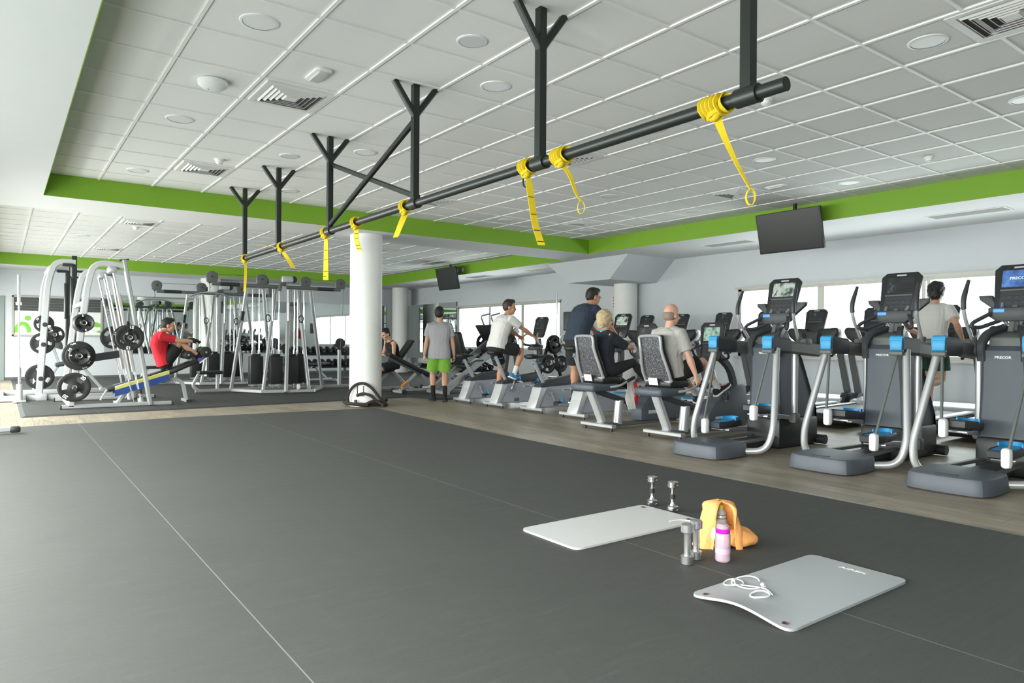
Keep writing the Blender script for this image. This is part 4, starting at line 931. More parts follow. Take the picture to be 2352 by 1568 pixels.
# ---------------- dumbbell racks
def dumbbell(label, R, x, y, z, grp):
    t = T('dumbbell', label, 'dumbbell', (x, y, z), 0, grp); t.rotation_euler.x = D(14)
    for s in (-1, 1): B().lathe([(R*.5, 0), (R, .012), (R, .085), (R*.7, .10)], (0, .07 if s > 0 else -.17, 0), 'Y', 14).obj('head', 'plate', t)
    B().cyl((0, -.09, 0), (0, .09, 0), .016, n=10).obj('handle', 'chrome', t)
    B().lathe([(R*.32, -.003), (R*.32, .0)], (0, -.172, 0), 'Y', 12).obj('end_badge', 'steel', t)
    return t
ORD = ['first', 'second', 'third', 'fourth', 'fifth', 'sixth', 'seventh', 'eighth', 'ninth', 'tenth']
d0 = None
for nm, cx, cyy, grp, n in (('rack left of the white column', 7.45, 19.5, 'dumbbells on the far left rack', 10), ('rack behind the walking man', 9.75, 15.3, 'dumbbells on the rack behind the walker', 8)):
    t = T('dumbbell_rack', 'two-tier black dumbbell ' + nm, 'dumbbell rack', (cx, cyy, .02), 0, 'dumbbell racks'); wd = .205*n
    for s in (-1, 1):
        B().bar([(s*wd*.42, .22, .03), (s*wd*.42, .10, .92)], .07, .05).obj('side_upright', 'armgrey', t); B().bar([(s*wd*.42, -.28, .03), (s*wd*.42, .30, .03)], .07, .05).obj('foot_rail', 'armgrey', t)
    for z, y in ((.40, -.06), (.76, .06)):
        B().box((0, y, z), (wd, .40, .025), rot=(D(14), 0, 0)).obj('shelf', 'slated', t); B().box((0, y-.19, z-.03), (wd, .02, .05), rot=(D(14), 0, 0)).obj('shelf_lip', 'dark', t)
    for j, (z, y, tn) in enumerate(((.40, -.06, 'lower'), (.76, .06, 'upper'))):
        for i in range(n):
            R = .062+.0035*i+(.006 if j == 0 else 0); x = cx-wd/2+.1+.205*i
            lb = '%s black dumbbell from left, %s shelf, %s' % (ORD[i], tn, nm)
            loc = (x, cyy+y, .02+z+.016+R)
            if d0 is None: d0 = dumbbell(lb, .075, *loc, grp)
            else: dup(d0, (loc[0], loc[1], .02+z+.016+.075), label=lb, group=grp)
d0.location.z = .02+.40+.016+.075
# ---------------- benches right of the column
def adj_bench(x, y, rz, label, orange=True, back=32, seat=-14):
    t = T('adjustable_bench', label, 'weight bench', (x, y, .02), rz, 'adjustable benches')
    B().bar([(-.45, 0, .07), (.62, 0, .07)], .08, .06).obj('base_rail', 'silver', t)
    b = B(); [b.bar([(q, -.25, .04), (q, .25, .04)], .07, .06) for q in (-.45, .62)]; parts(b, 'foot_bar', 'silver', t)
    b = B(); [b.lathe([(.02, -.02), (.05, -.02), (.05, .02), (.02, .02)], (-.47, s*.27, .05), 'Y', 14) for s in (-1, 1)]; parts(b, 'wheel', 'dark', t)
    B().bar([(-.40, 0, .09), (-.05, 0, .42)], .07, .06).obj('post', 'silver', t); B().bar([(.45, 0, .09), (.1, 0, .40)], .06, .06).obj('post', 'silver', t)
    a = D(back); R = V((-math.cos(a), 0, math.sin(a))); n_ = V((math.sin(a), 0, math.cos(a))); o = V((.02, 0, .46))
    b = B(); b.bar([o+n_*.03, o+R*.85+n_*.03], .27, .065, up=(0, 1, 0) if 0 else None); b.obj('back_pad', 'padblk', t)
    B().bar([o-n_*.03, o+R*.80-n_*.03], .06, .05).obj('back_frame', 'armgrey', t)
    a = D(seat); R = V((math.cos(a), 0, math.sin(a))); b = B(); b.bar([o+V((.03, 0, .03)), o+R*.42+V((.03, 0, .03))], .27, .065); b.obj('seat_pad', 'padblk', t)
    B().bar([o+R*-.7*.0+V((-.30, -.06, -.20)), V((-.42, -.06, .16))], .05, .05).obj('adjustment_handle', 'orange' if orange else 'dark', t)
    return t
adj_bench(7.42, 13.55, 0, 'black incline bench with an orange lever, left of the walking man', back=26, seat=-24)
adj_bench(7.2, 14.35, math.pi, 'black bench that the man in the black tank top sits on', False, back=52, seat=2)
adj_bench(6.85, 18.4, .3, 'small bench with silver arched legs in front of the far left dumbbell rack', False, back=4, seat=2)
adj_bench(8.6, 14.4, .2, 'black bench seen behind the green shorts of the walking man', True, back=8, seat=4)
# ---------------- leg press
t = T('leg_press', 'black and silver leg press with a long diagonal rail behind the first bike', 'weight machine', (7.6, 13.0, .02))
for s in (-.28, .28): B().bar([(.0, s, .05), (1.95, s, 1.42)], .07, .15).obj('slide_rail', 'silver', t)
b = B(); [b.bar([(x, -.42, .04), (x, .42, .04)], .09, .07) for x in (.02, 2.0)]; parts(b, 'foot_bar', 'silver', t)
B().bar([(.0, 0, .05), (2.0, 0, .05)], .09, .07).obj('base_rail', 'silver', t)
for s in (-.28, .28): B().bar([(1.8, s, 1.32), (2.0, s, .05)], .07, .07).obj('rear_post', 'armgrey', t)
B().box((.50, 0, .98), (.14, .50, .75), rot=(0, D(-16), 0), bev=.05, seg=3).obj('back_pad', 'padblk', t); B().box((.82, 0, .58), (.50, .46, .13), rot=(0, D(12), 0), bev=.04).obj('seat_pad', 'padblk', t)
B().box((1.42, 0, 1.26), (.06, .80, .62), rot=(0, D(-35), 0), bev=.02).obj('foot_plate', 'dark', t); B().box((1.52, 0, 1.05), (.5, .6, .12), rot=(0, D(-35), 0), bev=.02).obj('sled', 'slated', t)
for s in (-1, 1):
    B().cyl((1.55, s*.30, 1.1), (1.55, s*.66, 1.1), .025, n=12).obj('weight_horn', 'chrome', t)
    B().tube(fil([(.55, s*.3, .55), (.72, s*.36, .72), (.95, s*.36, .72)], .06), .018, 8).obj('hand_grip', 'armgrey', t)
    B().tube(fil([(1.35, s*.2, 1.5), (1.25, s*.2, 1.72), (1.5, s*.2, 1.78)], .06), .02, 8).obj('release_handle', 'steel', t)
for s, l in ((-1, 'near'), (1, 'far')): plate(.225, '20' if s < 0 else '', 7.6+1.55, 13.0+s*.48, 1.12, 'black weight plate on the %s side of the leg press sled' % l, .05)
plate(.225, '20', 8.25, 12.6, .245, 'black 20 plate leaning low against the near side of the leg press', .05)
# ---------------- plate tree and upright bar by the far window
t = T('plate_tree', 'black plate tree by the right end of the far window', 'weight rack', (10.55, 12.75, .02))
for s in (-1, 1): B().bar([(s*.42, 0, .04), (s*.05, 0, 1.15)], .07, .06).obj('leaning_upright', 'trx', t)
B().bar([(-.45, 0, .04), (.45, 0, .04)], .08, .06).obj('base_rail', 'trx', t)
B().bar([(0, -.35, .04), (0, .35, .04)], .08, .06).obj('base_rail', 'trx', t)
for z, xx in ((1.08, .0), (.62, -.2), (.62, .2), (.3, 0)): B().cyl((xx, .05, z), (xx, -.26, z), .024, n=12).obj('horn', 'chrome', t)
plate(.225, '', 10.55, 12.62, 1.10, 'black plate at the top of the plate tree by the far window', .05); plate(.19, '', 10.55, 12.55, 1.10, 'smaller black plate in front at the top of the plate tree', .04, ang=40)
plate(.225, '20', 10.35, 12.6, .64, 'black 20 plate low on the left of the plate tree', .05); plate(.2, '', 10.75, 12.6, .64, 'black plate low on the right of the plate tree', .05, ang=20)
for x, y, h, l in ((10.95, 13.0, 2.33, 'taller silver barbell standing upright right of the far window'), (10.45, 13.2, 1.62, 'shorter silver barbell standing upright before the far window')):
    t = T('barbell', l, 'barbell', (x, y, .02)); B().cyl((0, 0, 0), (0, 0, h), .014, n=12).obj('shaft', 'steel', t); B().cyl((0, 0, h-.48), (0, 0, h), .026, n=14).obj('sleeve', 'chrome', t); B().cyl((0, 0, h-.52), (0, 0, h-.47), .042, n=14).obj('collar', 'chrome', t); B().lathe([(.10, 0), (.10, .02), (.04, .04), (.04, .3)], n=18).obj('stand', 'trx', t)
t = T('wall_screen', 'small dark wall screen right of the far window, behind the navy-shirted man', 'screen', (XR-.03, 14.05, 1.72))
B().box((0, 0, 0), (.05, .42, .5), bev=.01).obj('casing', 'dark', t); B().box((-.027, 0, 0), (.004, .38, .45)).obj('screen_glass', 'screen', t, smooth=0)
# ================================================================ ROPE AT THE COLUMN
t = T('battle_rope', 'thick dark battle rope coiled at the foot of the white column', 'rope', (5.3, 11.62, .006))
er = V((math.cos(YAW+.02), -math.sin(YAW+.02), 0)); ef = V((-math.sin(YAW-.2), -math.cos(YAW-.2), 0))
ROPE = mat('braided_rope', (.028, .022, .02), .8, noise=.7, nscale=35, bump=.8, bscale=90)
Q = lambda u, f, z: er*u+ef*f+V((0, 0, z))
B().tube(spline([Q(-.30, .22, .03), Q(-.30, .26, .20), Q(-.20, .31, .36), Q(-.05, .33, .41), Q(.10, .34, .34), Q(.24, .32, .18), Q(.36, .28, .05), Q(.30, .40, .03)], 6), .025, 10).obj('rope_strand', ROPE, t)
B().tube(spline([Q(-.15, .31, .19), Q(-.04, .34, .23), Q(.10, .35, .19), Q(.22, .35, .09), Q(.34, .34, .035), Q(.38, .2, .03), Q(.33, 0, .03)], 6), .025, 10).obj('rope_strand', ROPE, t)
for k in range(3):
    P = [Q((.33+.02*k)*math.cos(a)*1.05, (.30+.03*k)*math.sin(a)+.02*k, .028+.035*k*(1 if math.cos(a) > .2 else .35)) for a in [math.pi*(-.05+.62*i/12*1.75) for i in range(13)]]
    B().tube(spline(P, 4), .025, 10).obj('rope_strand', ROPE, t)
B().tube(spline([Q(-.17, .34, .12), Q(-.16, .35, .06), Q(-.08, .37, .03), Q(.05, .38, .03)], 5), .028, 10).obj('rope_end_sleeve', 'dark', t)
t = T('rope_anchor', 'metal rope anchor bracket on the front of the white column', 'bracket', (5.3, 11.62, .006))
b = B()
for u in (-.14, -.03): b.bar([Q(u, .287, .19), Q(u, .287, .36)], .02, .012)
b.bar([Q(-.15, .292, .19), Q(-.02, .292, .19)], .012, .02); parts(b, 'bracket_arm', 'armgrey', t)
# bench whose foot reaches into the left edge of the picture
t = T('flat_bench', 'silver bench foot with a black end cap at the left edge of the picture', 'weight bench', (-.45, 10.41, .006))
B().bar([(-.55, 0, .055), (.58, 0, .055)], .07, .06).obj('foot_rail', 'silver', t); b = B(); [b.box((x, 0, .05), (.11, .085, .075), bev=.02) for x in (-.62, .60)]; parts(b, 'end_cap', 'dark', t)
B().bar([(-.6, 1.05, .055), (-.1, 1.05, .055)], .07, .06).obj('foot_rail', 'silver', t); B().bar(fil([(-.35, 0, .07), (-.35, .1, .38), (-.35, .95, .38), (-.35, 1.05, .07)], .1), .07, .06).obj('frame', 'silver', t); B().box((-.35, .55, .44), (.27, 1.1, .08), bev=.025).obj('pad', 'padblk', t)
# ================================================================ PEOPLE
def remeshed(b, name, m, parent, vox=.009, it=5, fac=.5):
    bmesh.ops.recalc_face_normals(b.bm, faces=b.bm.faces[:])
    me = bpy.data.meshes.new('tmp'); b.bm.to_mesh(me); b.bm.free(); o = bpy.data.objects.new('tmp', me); COL.objects.link(o)
    r = o.modifiers.new('r', 'REMESH'); r.mode = 'VOXEL'; r.voxel_size = vox
    s = o.modifiers.new('s', 'SMOOTH'); s.factor = fac; s.iterations = it
    bpy.context.view_layer.update()
    m2 = bpy.data.meshes.new_from_object(o.evaluated_get(bpy.context.evaluated_depsgraph_get())); m2.name = name
    bpy.data.objects.remove(o); bpy.data.meshes.remove(me)
    m2.materials.clear(); m2.materials.append(M[m] if isinstance(m, str) else m)
    for p in m2.polygons: p.use_smooth = True
    q = bpy.data.objects.new(name, m2); COL.objects.link(q)
    if parent: q.parent = parent
    return q
def ik(a, t, l1, l2, hint):
    d = t-a; L = d.length; mx = (l1+l2)*.998
    if L > mx: t = a+d*(mx/L); d = t-a; L = mx
    x = d.normalized(); h = V(hint); h = (h-x*h.dot(x)).normalized(); k = (l1*l1-l2*l2+L*L)/(2*L)
    return a+x*k+h*math.sqrt(max(l1*l1-k*k, 0)), t
def skin(name, c): return mat(name, c, .55, noise=.06, nscale=18)
def cloth(name, c, rough=.85): 
    m = mat(name, c, rough, noise=.05, nscale=30); n, L, p = nodes_of(m)
    tc = n.new('ShaderNodeTexCoord'); mp = n.new('ShaderNodeMapping'); mp.inputs['Rotation'].default_value = (.3, .5, .4); mp.inputs['Scale'].default_value = (4.5, 4.5, 2.2); L.new(tc.outputs['Object'], mp.inputs[0])
    t = n.new('ShaderNodeTexNoise'); t.inputs['Scale'].default_value = 1.6; t.inputs['Detail'].default_value = 3; t.inputs['Distortion'].default_value = 1.2; L.new(mp.outputs[0], t.inputs[0])
    b = n.new('ShaderNodeBump'); b.inputs['Strength'].default_value = .55; b.inputs['Distance'].default_value = .04; L.new(t.outputs['Fac'], b.inputs['Height']); L.new(b.outputs[0], p.inputs['Normal'])
    return m
def oval(c, x, y, a, b_, n=18, pw=1.0):
    out = []
    for k in range(n):
        q = 2*math.pi*k/n; cs, sn = math.cos(q), math.sin(q)
        out.append(c+x*a*math.copysign(abs(cs)**pw, cs)+y*b_*math.copysign(abs(sn)**pw, sn))
    return out
def person(label, loc, rz, h, P):
    s = h/1.75; t = T('person', label, 'person', loc, rz)
    pel = V(P['pelvis']); ln = D(P.get('lean', 0)); cv = D(P.get('curve', 10)); tw = D(P.get('twist', 0))
    fat = P.get('fat', 1.0); fem = P.get('female', False)
    up = lambda a: V((math.sin(a), 0, math.cos(a)))
    # spine: pelvis, waist, chest, shoulder line, neck base
    a0, a1, a2 = ln-cv*.6, ln, ln+cv
    s0 = pel; s1 = s0+up(a0)*.17*s; s2 = s1+up(a1)*.19*s; s3 = s2+up(a2)*.13*s; nb = s3+up(a2)*.055*s
    lat0 = V((0, 1, 0)); lat = V((-math.sin(tw), math.cos(tw), 0))
    fw = lambda a, l: up(a).cross(l)*-1 if False else l.cross(up(a))
    hh = V((math.sin(D(P.get('neck', 15))), 0, math.cos(D(P.get('neck', 15)))))
    hd = nb+hh*.172*s
    yaw, pit = D(P.get('yaw', 0)), D(P.get('pitch', 0))
    R = Matrix.Rotation(yaw, 3, 'Z') @ Matrix.Rotation(pit, 3, 'Y'); hk = s*1.06; HX = lambda x, y, z: hd+R @ V((x, y, z))*hk
    b = B()
    def torso(bb, off, z0=0, hem=None, top=True):
        w = lambda a, d: ((a*fat*(1.05 if fem else 1)+off)*s, (d*fat+off)*s)
        secs = [(s0+up(a0)*-.10*s, lat0, a0, .135, .10), (s0, lat0, a0, .165, .118), (s0+up(a0)*.09*s, lat0, a0, .152, .108), (s1+up(a1)*.02*s, lat0.lerp(lat, .4), a1, .142, .102), ((s1+s2)/2, lat0.lerp(lat, .7), a1, .155, .112), (s2, lat, a1, .168, .118), ((s2+s3)/2, lat, a2, .172, .112), (s3, lat, a2, .150 if not fem else .135, .088), (nb+up(a2)*-.01*s, lat, a2, .075, .065)]
        if hem is not None: secs = [(s0+up(a0)*hem*s, lat0, a0, .168, .122)]+[q for q in secs[1:] if (q[0]-s0).dot(up(a0)) > hem*s+.02]
        rings = []
        for c, l, a, ww, dd in secs:
            ww, dd = w(ww, dd)
            if c is secs[-1][0]: ww, dd = (.068+off)*s, (.066+off)*s
            l = l.normalized(); rings.append(oval(c, l, l.cross(up(a)), ww, dd, pw=.85))
        bb.loft(rings)
    torso(b, 0)
    b.tube([nb-up(a2)*.03*s, nb+hh*.05*s, hd-hh*.05*s], [.066*s, .056*s, .055*s], 14)
    # head
    b.ell(HX(-.008, 0, .022), (.099*hk, .077*hk, .108*hk), (0, pit, yaw)); b.ell(HX(.026, 0, -.062), (.064*hk, .058*hk, .062*hk), (0, pit, yaw))
    b.ell(HX(.060, 0, -.098), (.028*hk, .026*hk, .022*hk)); b.ell(HX(.095, 0, -.022), (.020*hk, .014*hk, .026*hk), (0, pit-.3, yaw)); b.ell(HX(.082, 0, .022), (.018*hk, .055*hk, .013*hk), (0, pit, yaw)); b.ell(HX(.083, 0, -.060), (.014*hk, .024*hk, .014*hk), (0, pit, yaw))
    for q in (-1, 1): b.ell(HX(-.012, q*.079, -.012), (.022*hk, .010*hk, .032*hk), (0, pit-.15, yaw+q*.3)); b.ell(HX(.060, q*.045, -.030), (.028*hk, .022*hk, .024*hk))
    sh_w = (.185 if not fem else .165)*s; J = {}
    for q, S_ in ((1, 'L'), (-1, 'R')):
        sh = s3+lat*q*sh_w-up(a2)*.015*s; J['sh'+S_] = sh
        el, wr = ik(sh, V(P['hand'+S_]), .285*s, .255*s, P.get('elbow'+S_, (-.6, q*.5, -.6))); J['el'+S_] = el; J['wr'+S_] = wr
        b.ell(sh, (.062*s, .060*s, .062*s))
        b.tube([s3+lat*q*sh_w*.4, sh, sh.lerp(el, .35), el, el.lerp(wr, .28), wr.lerp(el, .15), wr], [.055*s, .056*s*fat, .050*s*fat, .038*s, .043*s*fat, .029*s, .026*s], 12)
        # hand: palm, four curled fingers of different length, thumb
        d = (wr-el).normalized(); d = (d+V(P.get('handdir'+S_, (0, 0, 0)))).normalized(); sd = V(P.get('palm'+S_, (0, 0, -1))); sd = (sd-d*sd.dot(d)).normalized(); ac = d.cross(sd)*(1 if q > 0 else -1)
        cu = P.get('curl', .9)
        b.loft([oval(wr+d*z*s, ac, sd, wa*s, da*s, 12) for z, wa, da in ((-.01, .024, .020), (.03, .036, .017), (.075, .041, .014), (.09, .038, .012))])
        for i, (o_, l_) in enumerate(((.030, .068), (.010, .078), (-.010, .072), (-.029, .056))):
            k = wr+d*.082*s+ac*o_*s; p1 = k+(d*math.cos(cu*.5)+sd*math.sin(cu*.5))*l_*.42*s; p2 = p1+(d*math.cos(cu*1.3)+sd*math.sin(cu*1.3))*l_*.34*s; p3 = p2+(d*math.cos(cu*2)+sd*math.sin(cu*2))*l_*.26*s
            b.tube([k-d*.02*s, k, p1, p2, p3], [.0095*s, .0095*s, .009*s, .0082*s, .007*s], 8)
        th = wr+d*.03*s+ac*.030*s; b.tube([th-ac*.012*s, th+(d*.6+ac*.7+sd*.3)*.035*s, th+(d*.9+ac*.6+sd*.5)*.062*s], [.013*s, .011*s, .008*s], 8)
        hp = s0+lat0*q*.088*s-up(a0)*.03*s; J['hp'+S_] = hp
        kn, an = ik(hp, V(P['foot'+S_]), .43*s, .425*s, P.get('knee'+S_, (1, q*.15, 0))); J['kn'+S_] = kn; J['an'+S_] = an
        b.tube([hp+up(a0)*.04*s, hp, hp.lerp(kn, .35), kn, kn.lerp(an, .28), kn.lerp(an, .75), an], [.085*s*fat, .090*s*fat, .080*s*fat, .054*s, .057*s*fat, .036*s, .036*s], 14)
        fp = D(P.get('footpitch'+S_, 0)); fy = D(P.get('footyaw'+S_, q*8)); FR = Matrix.Rotation(fy, 3, 'Z') @ Matrix.Rotation(fp, 3, 'Y'); J['F'+S_] = FR
        f = lambda x, z: an+FR @ V((x, 0, z))*s
        b.tube([f(-.03, -.02), f(.02, -.045), f(.10, -.062), f(.17, -.068)], [.036*s, .036*s, .032*s, .022*s], 10)
    sk = P['skin']; remeshed(b, 'body', sk, t, .0075, 4)
    if P.get('glove'):
        for S_ in 'LR':
            wr, el = J['wr'+S_], J['el'+S_]; d = (wr-el).normalized(); g = B(); g.tube([wr-d*.03*s, wr, wr+d*.04*s, wr+d*.085*s], [.036*s, .034*s, .044*s, .040*s], 14)
            g.ell(wr+d*.10*s+V((0, 0, -.012)), (.036*s, .042*s, .030*s)); remeshed(g, 'glove', P['glove'], t, .008, 3)
    for q in (-1, 1): 
        o = B().ell(HX(.079, q*.031, .004), (.010*hk, .013*hk, .008*hk), (0, pit, yaw), 10, 6).obj('eye', 'eye', t)
    B().ell(HX(.093, 0, -.062), (.008*hk, .022*hk, .006*hk), (0, pit, yaw), 10, 6).obj('lips', 'lips', t)
    # hair
    hs = P.get('hair', 'short'); hm = P['haircol']; rnd = random.Random(len(label))
    def hair(name, ells, jit, m=hm):
        bb = B()
        for c, r in ells: bb.ell(HX(*c), tuple(x*hk for x in r), (0, pit, yaw), 22, 14)
        for v in bb.bm.verts: v.co += V((rnd.uniform(-1, 1), rnd.uniform(-1, 1), rnd.uniform(-1, 1)))*jit*s
        return remeshed(bb, name, m, t, .008, 2, .4)
    if hs == 'short': hair('hair', [((-.022, 0, .034), (.100, .083, .104)), ((-.035, 0, .0), (.085, .079, .075)), ((.030, 0, .100), (.055, .060, .038))], .004)
    if hs == 'shaggy': hair('hair', [((-.020, 0, .042), (.108, .094, .106)), ((-.040, 0, -.015), (.086, .082, .085)), ((.02, 0, .10), (.075, .08, .045))], .012)
    if hs == 'bob': hair('hair', [((-.020, 0, .035), (.114, .100, .112)), ((-.035, .0, -.03), (.092, .094, .085)), ((-.05, 0, -.085), (.055, .062, .05))], .009)
    if hs == 'fringe': hair('hair', [((-.022, 0, -.004), (.0935, .0815, .060)), ((-.035, 0, -.03), (.076, .076, .05))], .002)
    if P.get('beard'): hair('beard', [((.032, 0, -.075), (.068, .064, .055))], .003)
    if P.get('glasses'):
        bb = B()
        for q in (-1, 1): bb.tube([HX(.098, q*.034+.02*math.cos(a), .004+.016*math.sin(a)) for a in [2*math.pi*k/10 for k in range(10)]], .002, 5, closed=True); bb.tube([HX(.096, q*.054, .008), HX(.03, q*.082, .010), HX(-.02, q*.086, -.002)], .0022, 5)
        bb.obj('glasses', 'dark', t)
    # shirt
    if P.get('shirt'):
        bb = B(); torso(bb, P.get('loose', .020), hem=P.get('hem', -.06))
        sl = P.get('sleeve', .62)
        if sl > 0: bb.ell(nb-up(a2)*.040*s, (.088*s, .105*s, .045*s), (0, a2, 0))
        for q, S_ in ((1, 'L'), (-1, 'R')):
            sh, el, wr = J['sh'+S_], J['el'+S_], J['wr'+S_]
            if sl > 0:
                bb.ell(s3+lat*q*sh_w*.52+up(a2)*.012*s, (.082*s, .080*s, .068*s)); bb.ell(s3+lat*q*sh_w*.36+up(a2)*.030*s, (.080*s, .070*s, .052*s))
                if sl > 1: pts = [s3+lat*q*sh_w*.3, sh, sh.lerp(el, .5), el, el.lerp(wr, sl-1)]; rr = [.074, .078, .066, .056, .046]
                else: pts = [s3+lat*q*sh_w*.3, sh+(el-sh)*.02, sh.lerp(el, sl*.5), sh.lerp(el, sl)]; rr = [.074, .079, .074, .070]
                bb.tube(pts, [x*s*fat for x in rr], 16)
            else: bb.ell(s3+lat*q*sh_w*.62, (.055*s, .05*s, .055*s))
        o = remeshed(bb, 'shirt', P['shirt'], t, .009, 5)
        if P.get('collar'):
            B().tube(oval(nb+hh*.012*s, lat, lat.cross(hh), .073*s, .073*s, 18), .011*s, 8, closed=True).obj('collar', P['collar'], t)
    if P.get('shorts'):
        bb = B(); lg = P.get('leg', .62); o_ = P.get('sloose', .018)
        bb.loft([oval(s0+up(a0)*z*s, lat0, lat0.cross(up(a0)), (w_*fat+.009)*s, (d_*fat+.009)*s, pw=.85) for z, w_, d_ in ((-.13, .12, .09), (-.05, .165, .118), (.0, .165, .118), (.10, .150, .106))])
        for q, S_ in ((1, 'L'), (-1, 'R')):
            hp, kn, an = J['hp'+S_], J['kn'+S_], J['an'+S_]
            if lg > 1: pts = [hp+up(a0)*.03*s, hp, hp.lerp(kn, .4), kn, kn.lerp(an, .3), kn.lerp(an, lg-1)]; rr = [.096, .100, .090, .064, .066, .045]
            else: pts = [hp+up(a0)*.03*s, hp, hp.lerp(kn, lg*.6), hp.lerp(kn, lg)]; rr = [.090, .098, .094+o_*.7, .086+o_]
            bb.tube(pts, [x*s*fat for x in rr], 16)
        remeshed(bb, P.get('legwear', 'shorts'), P['shorts'], t, .009, 4)
    for S_ in 'LR':
        an, kn, FR = J['an'+S_], J['kn'+S_], J['F'+S_]; f = lambda x, y, z: an+FR @ V((x, y, z))*s
        if P.get('socks'):
            sl = P.get('sockh', .12); B().tube([kn.lerp(an, 1-sl/.425), kn.lerp(an, .9), f(0, 0, -.03)], [.047*s, .042*s, .044*s], 14).obj('sock', P['socks'], t, 60)
        bb = B()
        for x, w_, z0, z1 in ((-.075, .022, -.085, -.03),): pass
        rings = []
        for x, w_, zt in ((-.082, .018, -.045), (-.07, .034, -.015), (-.03, .041, .004), (.03, .043, -.012), (.09, .048, -.036), (.15, .047, -.052), (.19, .032, -.062), (.205, .012, -.068)):
            zb = -.088; zc = (zt+zb)/2; hz = (zt-zb)/2
            rings.append([f(x, w_*math.copysign(abs(math.cos(q))**.7, math.cos(q)), zc+hz*math.copysign(abs(math.sin(q))**.7, math.sin(q))) for q in [2*math.pi*k/14 for k in range(14)]])
        sh = bb.loft(rings).obj('shoe', P['shoe'], t, 50)
        bb = B(); bb.prism([(-.088, -.03), (-.07, -.042), (.05, -.044), (.14, -.052), (.20, -.030), (.21, 0), (.20, .030), (.14, .052), (.05, .044), (-.07, .042), (-.088, .03)], 'XY', -.098, -.078)
        for v in bb.bm.verts: v.co = f(*v.co)
        bb.obj('sole', P.get('sole', 'white'), sh)
    return t, J
M['eye'] = mat('eye_dark', (.03, .02, .015), .25); M['lips'] = mat('lip_skin', (.38, .15, .12), .5)
SK1 = skin('fair_skin', srgb(205, 158, 132)); SK2 = skin('tan_skin', srgb(184, 134, 104)); SK3 = skin('pink_skin', srgb(212, 164, 142))
HB = mat('black_hair', (.012, .011, .010), .6, noise=.3, nscale=60); HBr = mat('brown_hair', (.028, .018, .012), .6, noise=.3, nscale=60)
HBl = mat('blonde_hair', srgb(186, 166, 130), .6, noise=.35, nscale=50, bump=.5, bscale=80); HG = mat('grey_hair', srgb(138, 120, 108), .7, noise=.15, nscale=60)
C = {k: cloth('fabric_'+k, srgb(*v)) for k, v in dict(red=(206, 34, 50), black=(26, 28, 30), grey=(168, 168, 172), white=(214, 212, 210), navy=(42, 52, 68), green=(126, 178, 62), dkgreen=(34, 70, 52), lgrey=(178, 175, 172), dknavy=(28, 34, 44), sock=(24, 24, 26), wsock=(210, 210, 210), blueshoe=(58, 120, 178), purple=(92, 84, 150), dkshoe=(30, 30, 32), greenshoe=(150, 175, 110)).items()}
M['glove'] = cloth('glove_black', (.012, .012, .013))
# 1 walker
person('man in grey shirt and bright green shorts walking away beside the column', (6.86, 11.66, .006), D(66), 1.80, dict(pelvis=(0, 0, .955), lean=2, curve=6, neck=8, yaw=-14, fat=1.07, skin=SK1, haircol=HB, beard=True,
    handL=(.06, .30, .80), handR=(.02, -.30, .83), elbowL=(-1, .5, 0), elbowR=(-1, -.5, 0), palmL=(.2, -1, 0), palmR=(.2, 1, 0), curl=.6, footL=(.16, .10, .09), footR=(-.10, -.10, .095), footpitchR=8, shirt=C['grey'], hem=-.13, sleeve=.70, loose=.034, shorts=C['green'], leg=.80, sloose=.028, socks=C['sock'], sockh=.20, shoe=C['dkshoe'], sole='rubber'))
# 2 rider in white
person('man in white shirt riding an upright bike, looking right', (7.04, 10.05, 0), 0, 1.80, dict(pelvis=(.05, 0, 1.10), lean=20, curve=12, neck=22, yaw=-32, pitch=4, fat=1.07, skin=SK2, haircol=HBr,
    handL=(.74, .22, 1.24), handR=(.74, -.22, 1.24), elbowL=(0, .6, -.8), elbowR=(0, -.7, -.7), palmL=(.2, -.6, -.8), palmR=(.2, .6, -.8), footL=(.22, .20, .26), footR=(.29, -.20, .60), footpitchR=22, footpitchL=12, kneeL=(1, .2, .3), kneeR=(1, -.15, .4), shirt=C['white'], hem=-.06, sleeve=.66, loose=.028, shorts=C['black'], leg=.78, socks=C['wsock'], sockh=.13, shoe=C['blueshoe']))
# 3 rider in navy
person('man in navy shirt riding the upright bike behind the blonde woman', (7.04, 7.95, 0), 0, 1.84, dict(pelvis=(.06, 0, 1.21), lean=24, curve=16, neck=30, yaw=-12, pitch=12, fat=1.10, skin=SK2, haircol=HB, glasses=True,
    handL=(.76, .22, 1.26), handR=(.76, -.23, 1.22), elbowL=(0, .6, -.8), elbowR=(-.2, -.9, -.4), palmL=(.2, -.6, -.8), palmR=(.2, .5, -.8), footL=(.20, .20, .27), footR=(.34, -.20, .60), footpitchR=18, footpitchL=10, shirt=C['navy'], hem=-.05, sleeve=.72, loose=.03, shorts=C['black'], leg=.8, socks=C['sock'], shoe=C['dkshoe']))
# 4 blonde woman
tw_, J = person('blonde woman in dark top on a recumbent bike', (6.42, 6.75, 0), 0, 1.64, dict(pelvis=(.10, 0, .80), lean=-2, curve=8, neck=10, yaw=-14, pitch=6, female=True, skin=SK3, haircol=HBl, hair='bob',
    handL=(.55, .12, 1.16), handR=(.52, -.10, 1.10), elbowL=(0, .6, -.8), elbowR=(.0, -.8, -.6), palmL=(.2, -1, 0), palmR=(.2, 1, 0), footL=(.86, .20, .50), footR=(.76, -.20, .62), footpitchR=-30, footpitchL=-30, kneeL=(.3, .2, 1), kneeR=(.3, -.2, 1), shirt=C['dknavy'], hem=-.04, sleeve=.95, loose=.024, shorts=C['black'], leg=1.85, legwear='leggings', sloose=.012, shoe=C['dkshoe'], collar=mat('turquoise_trim', srgb(70, 160, 165), .8)))
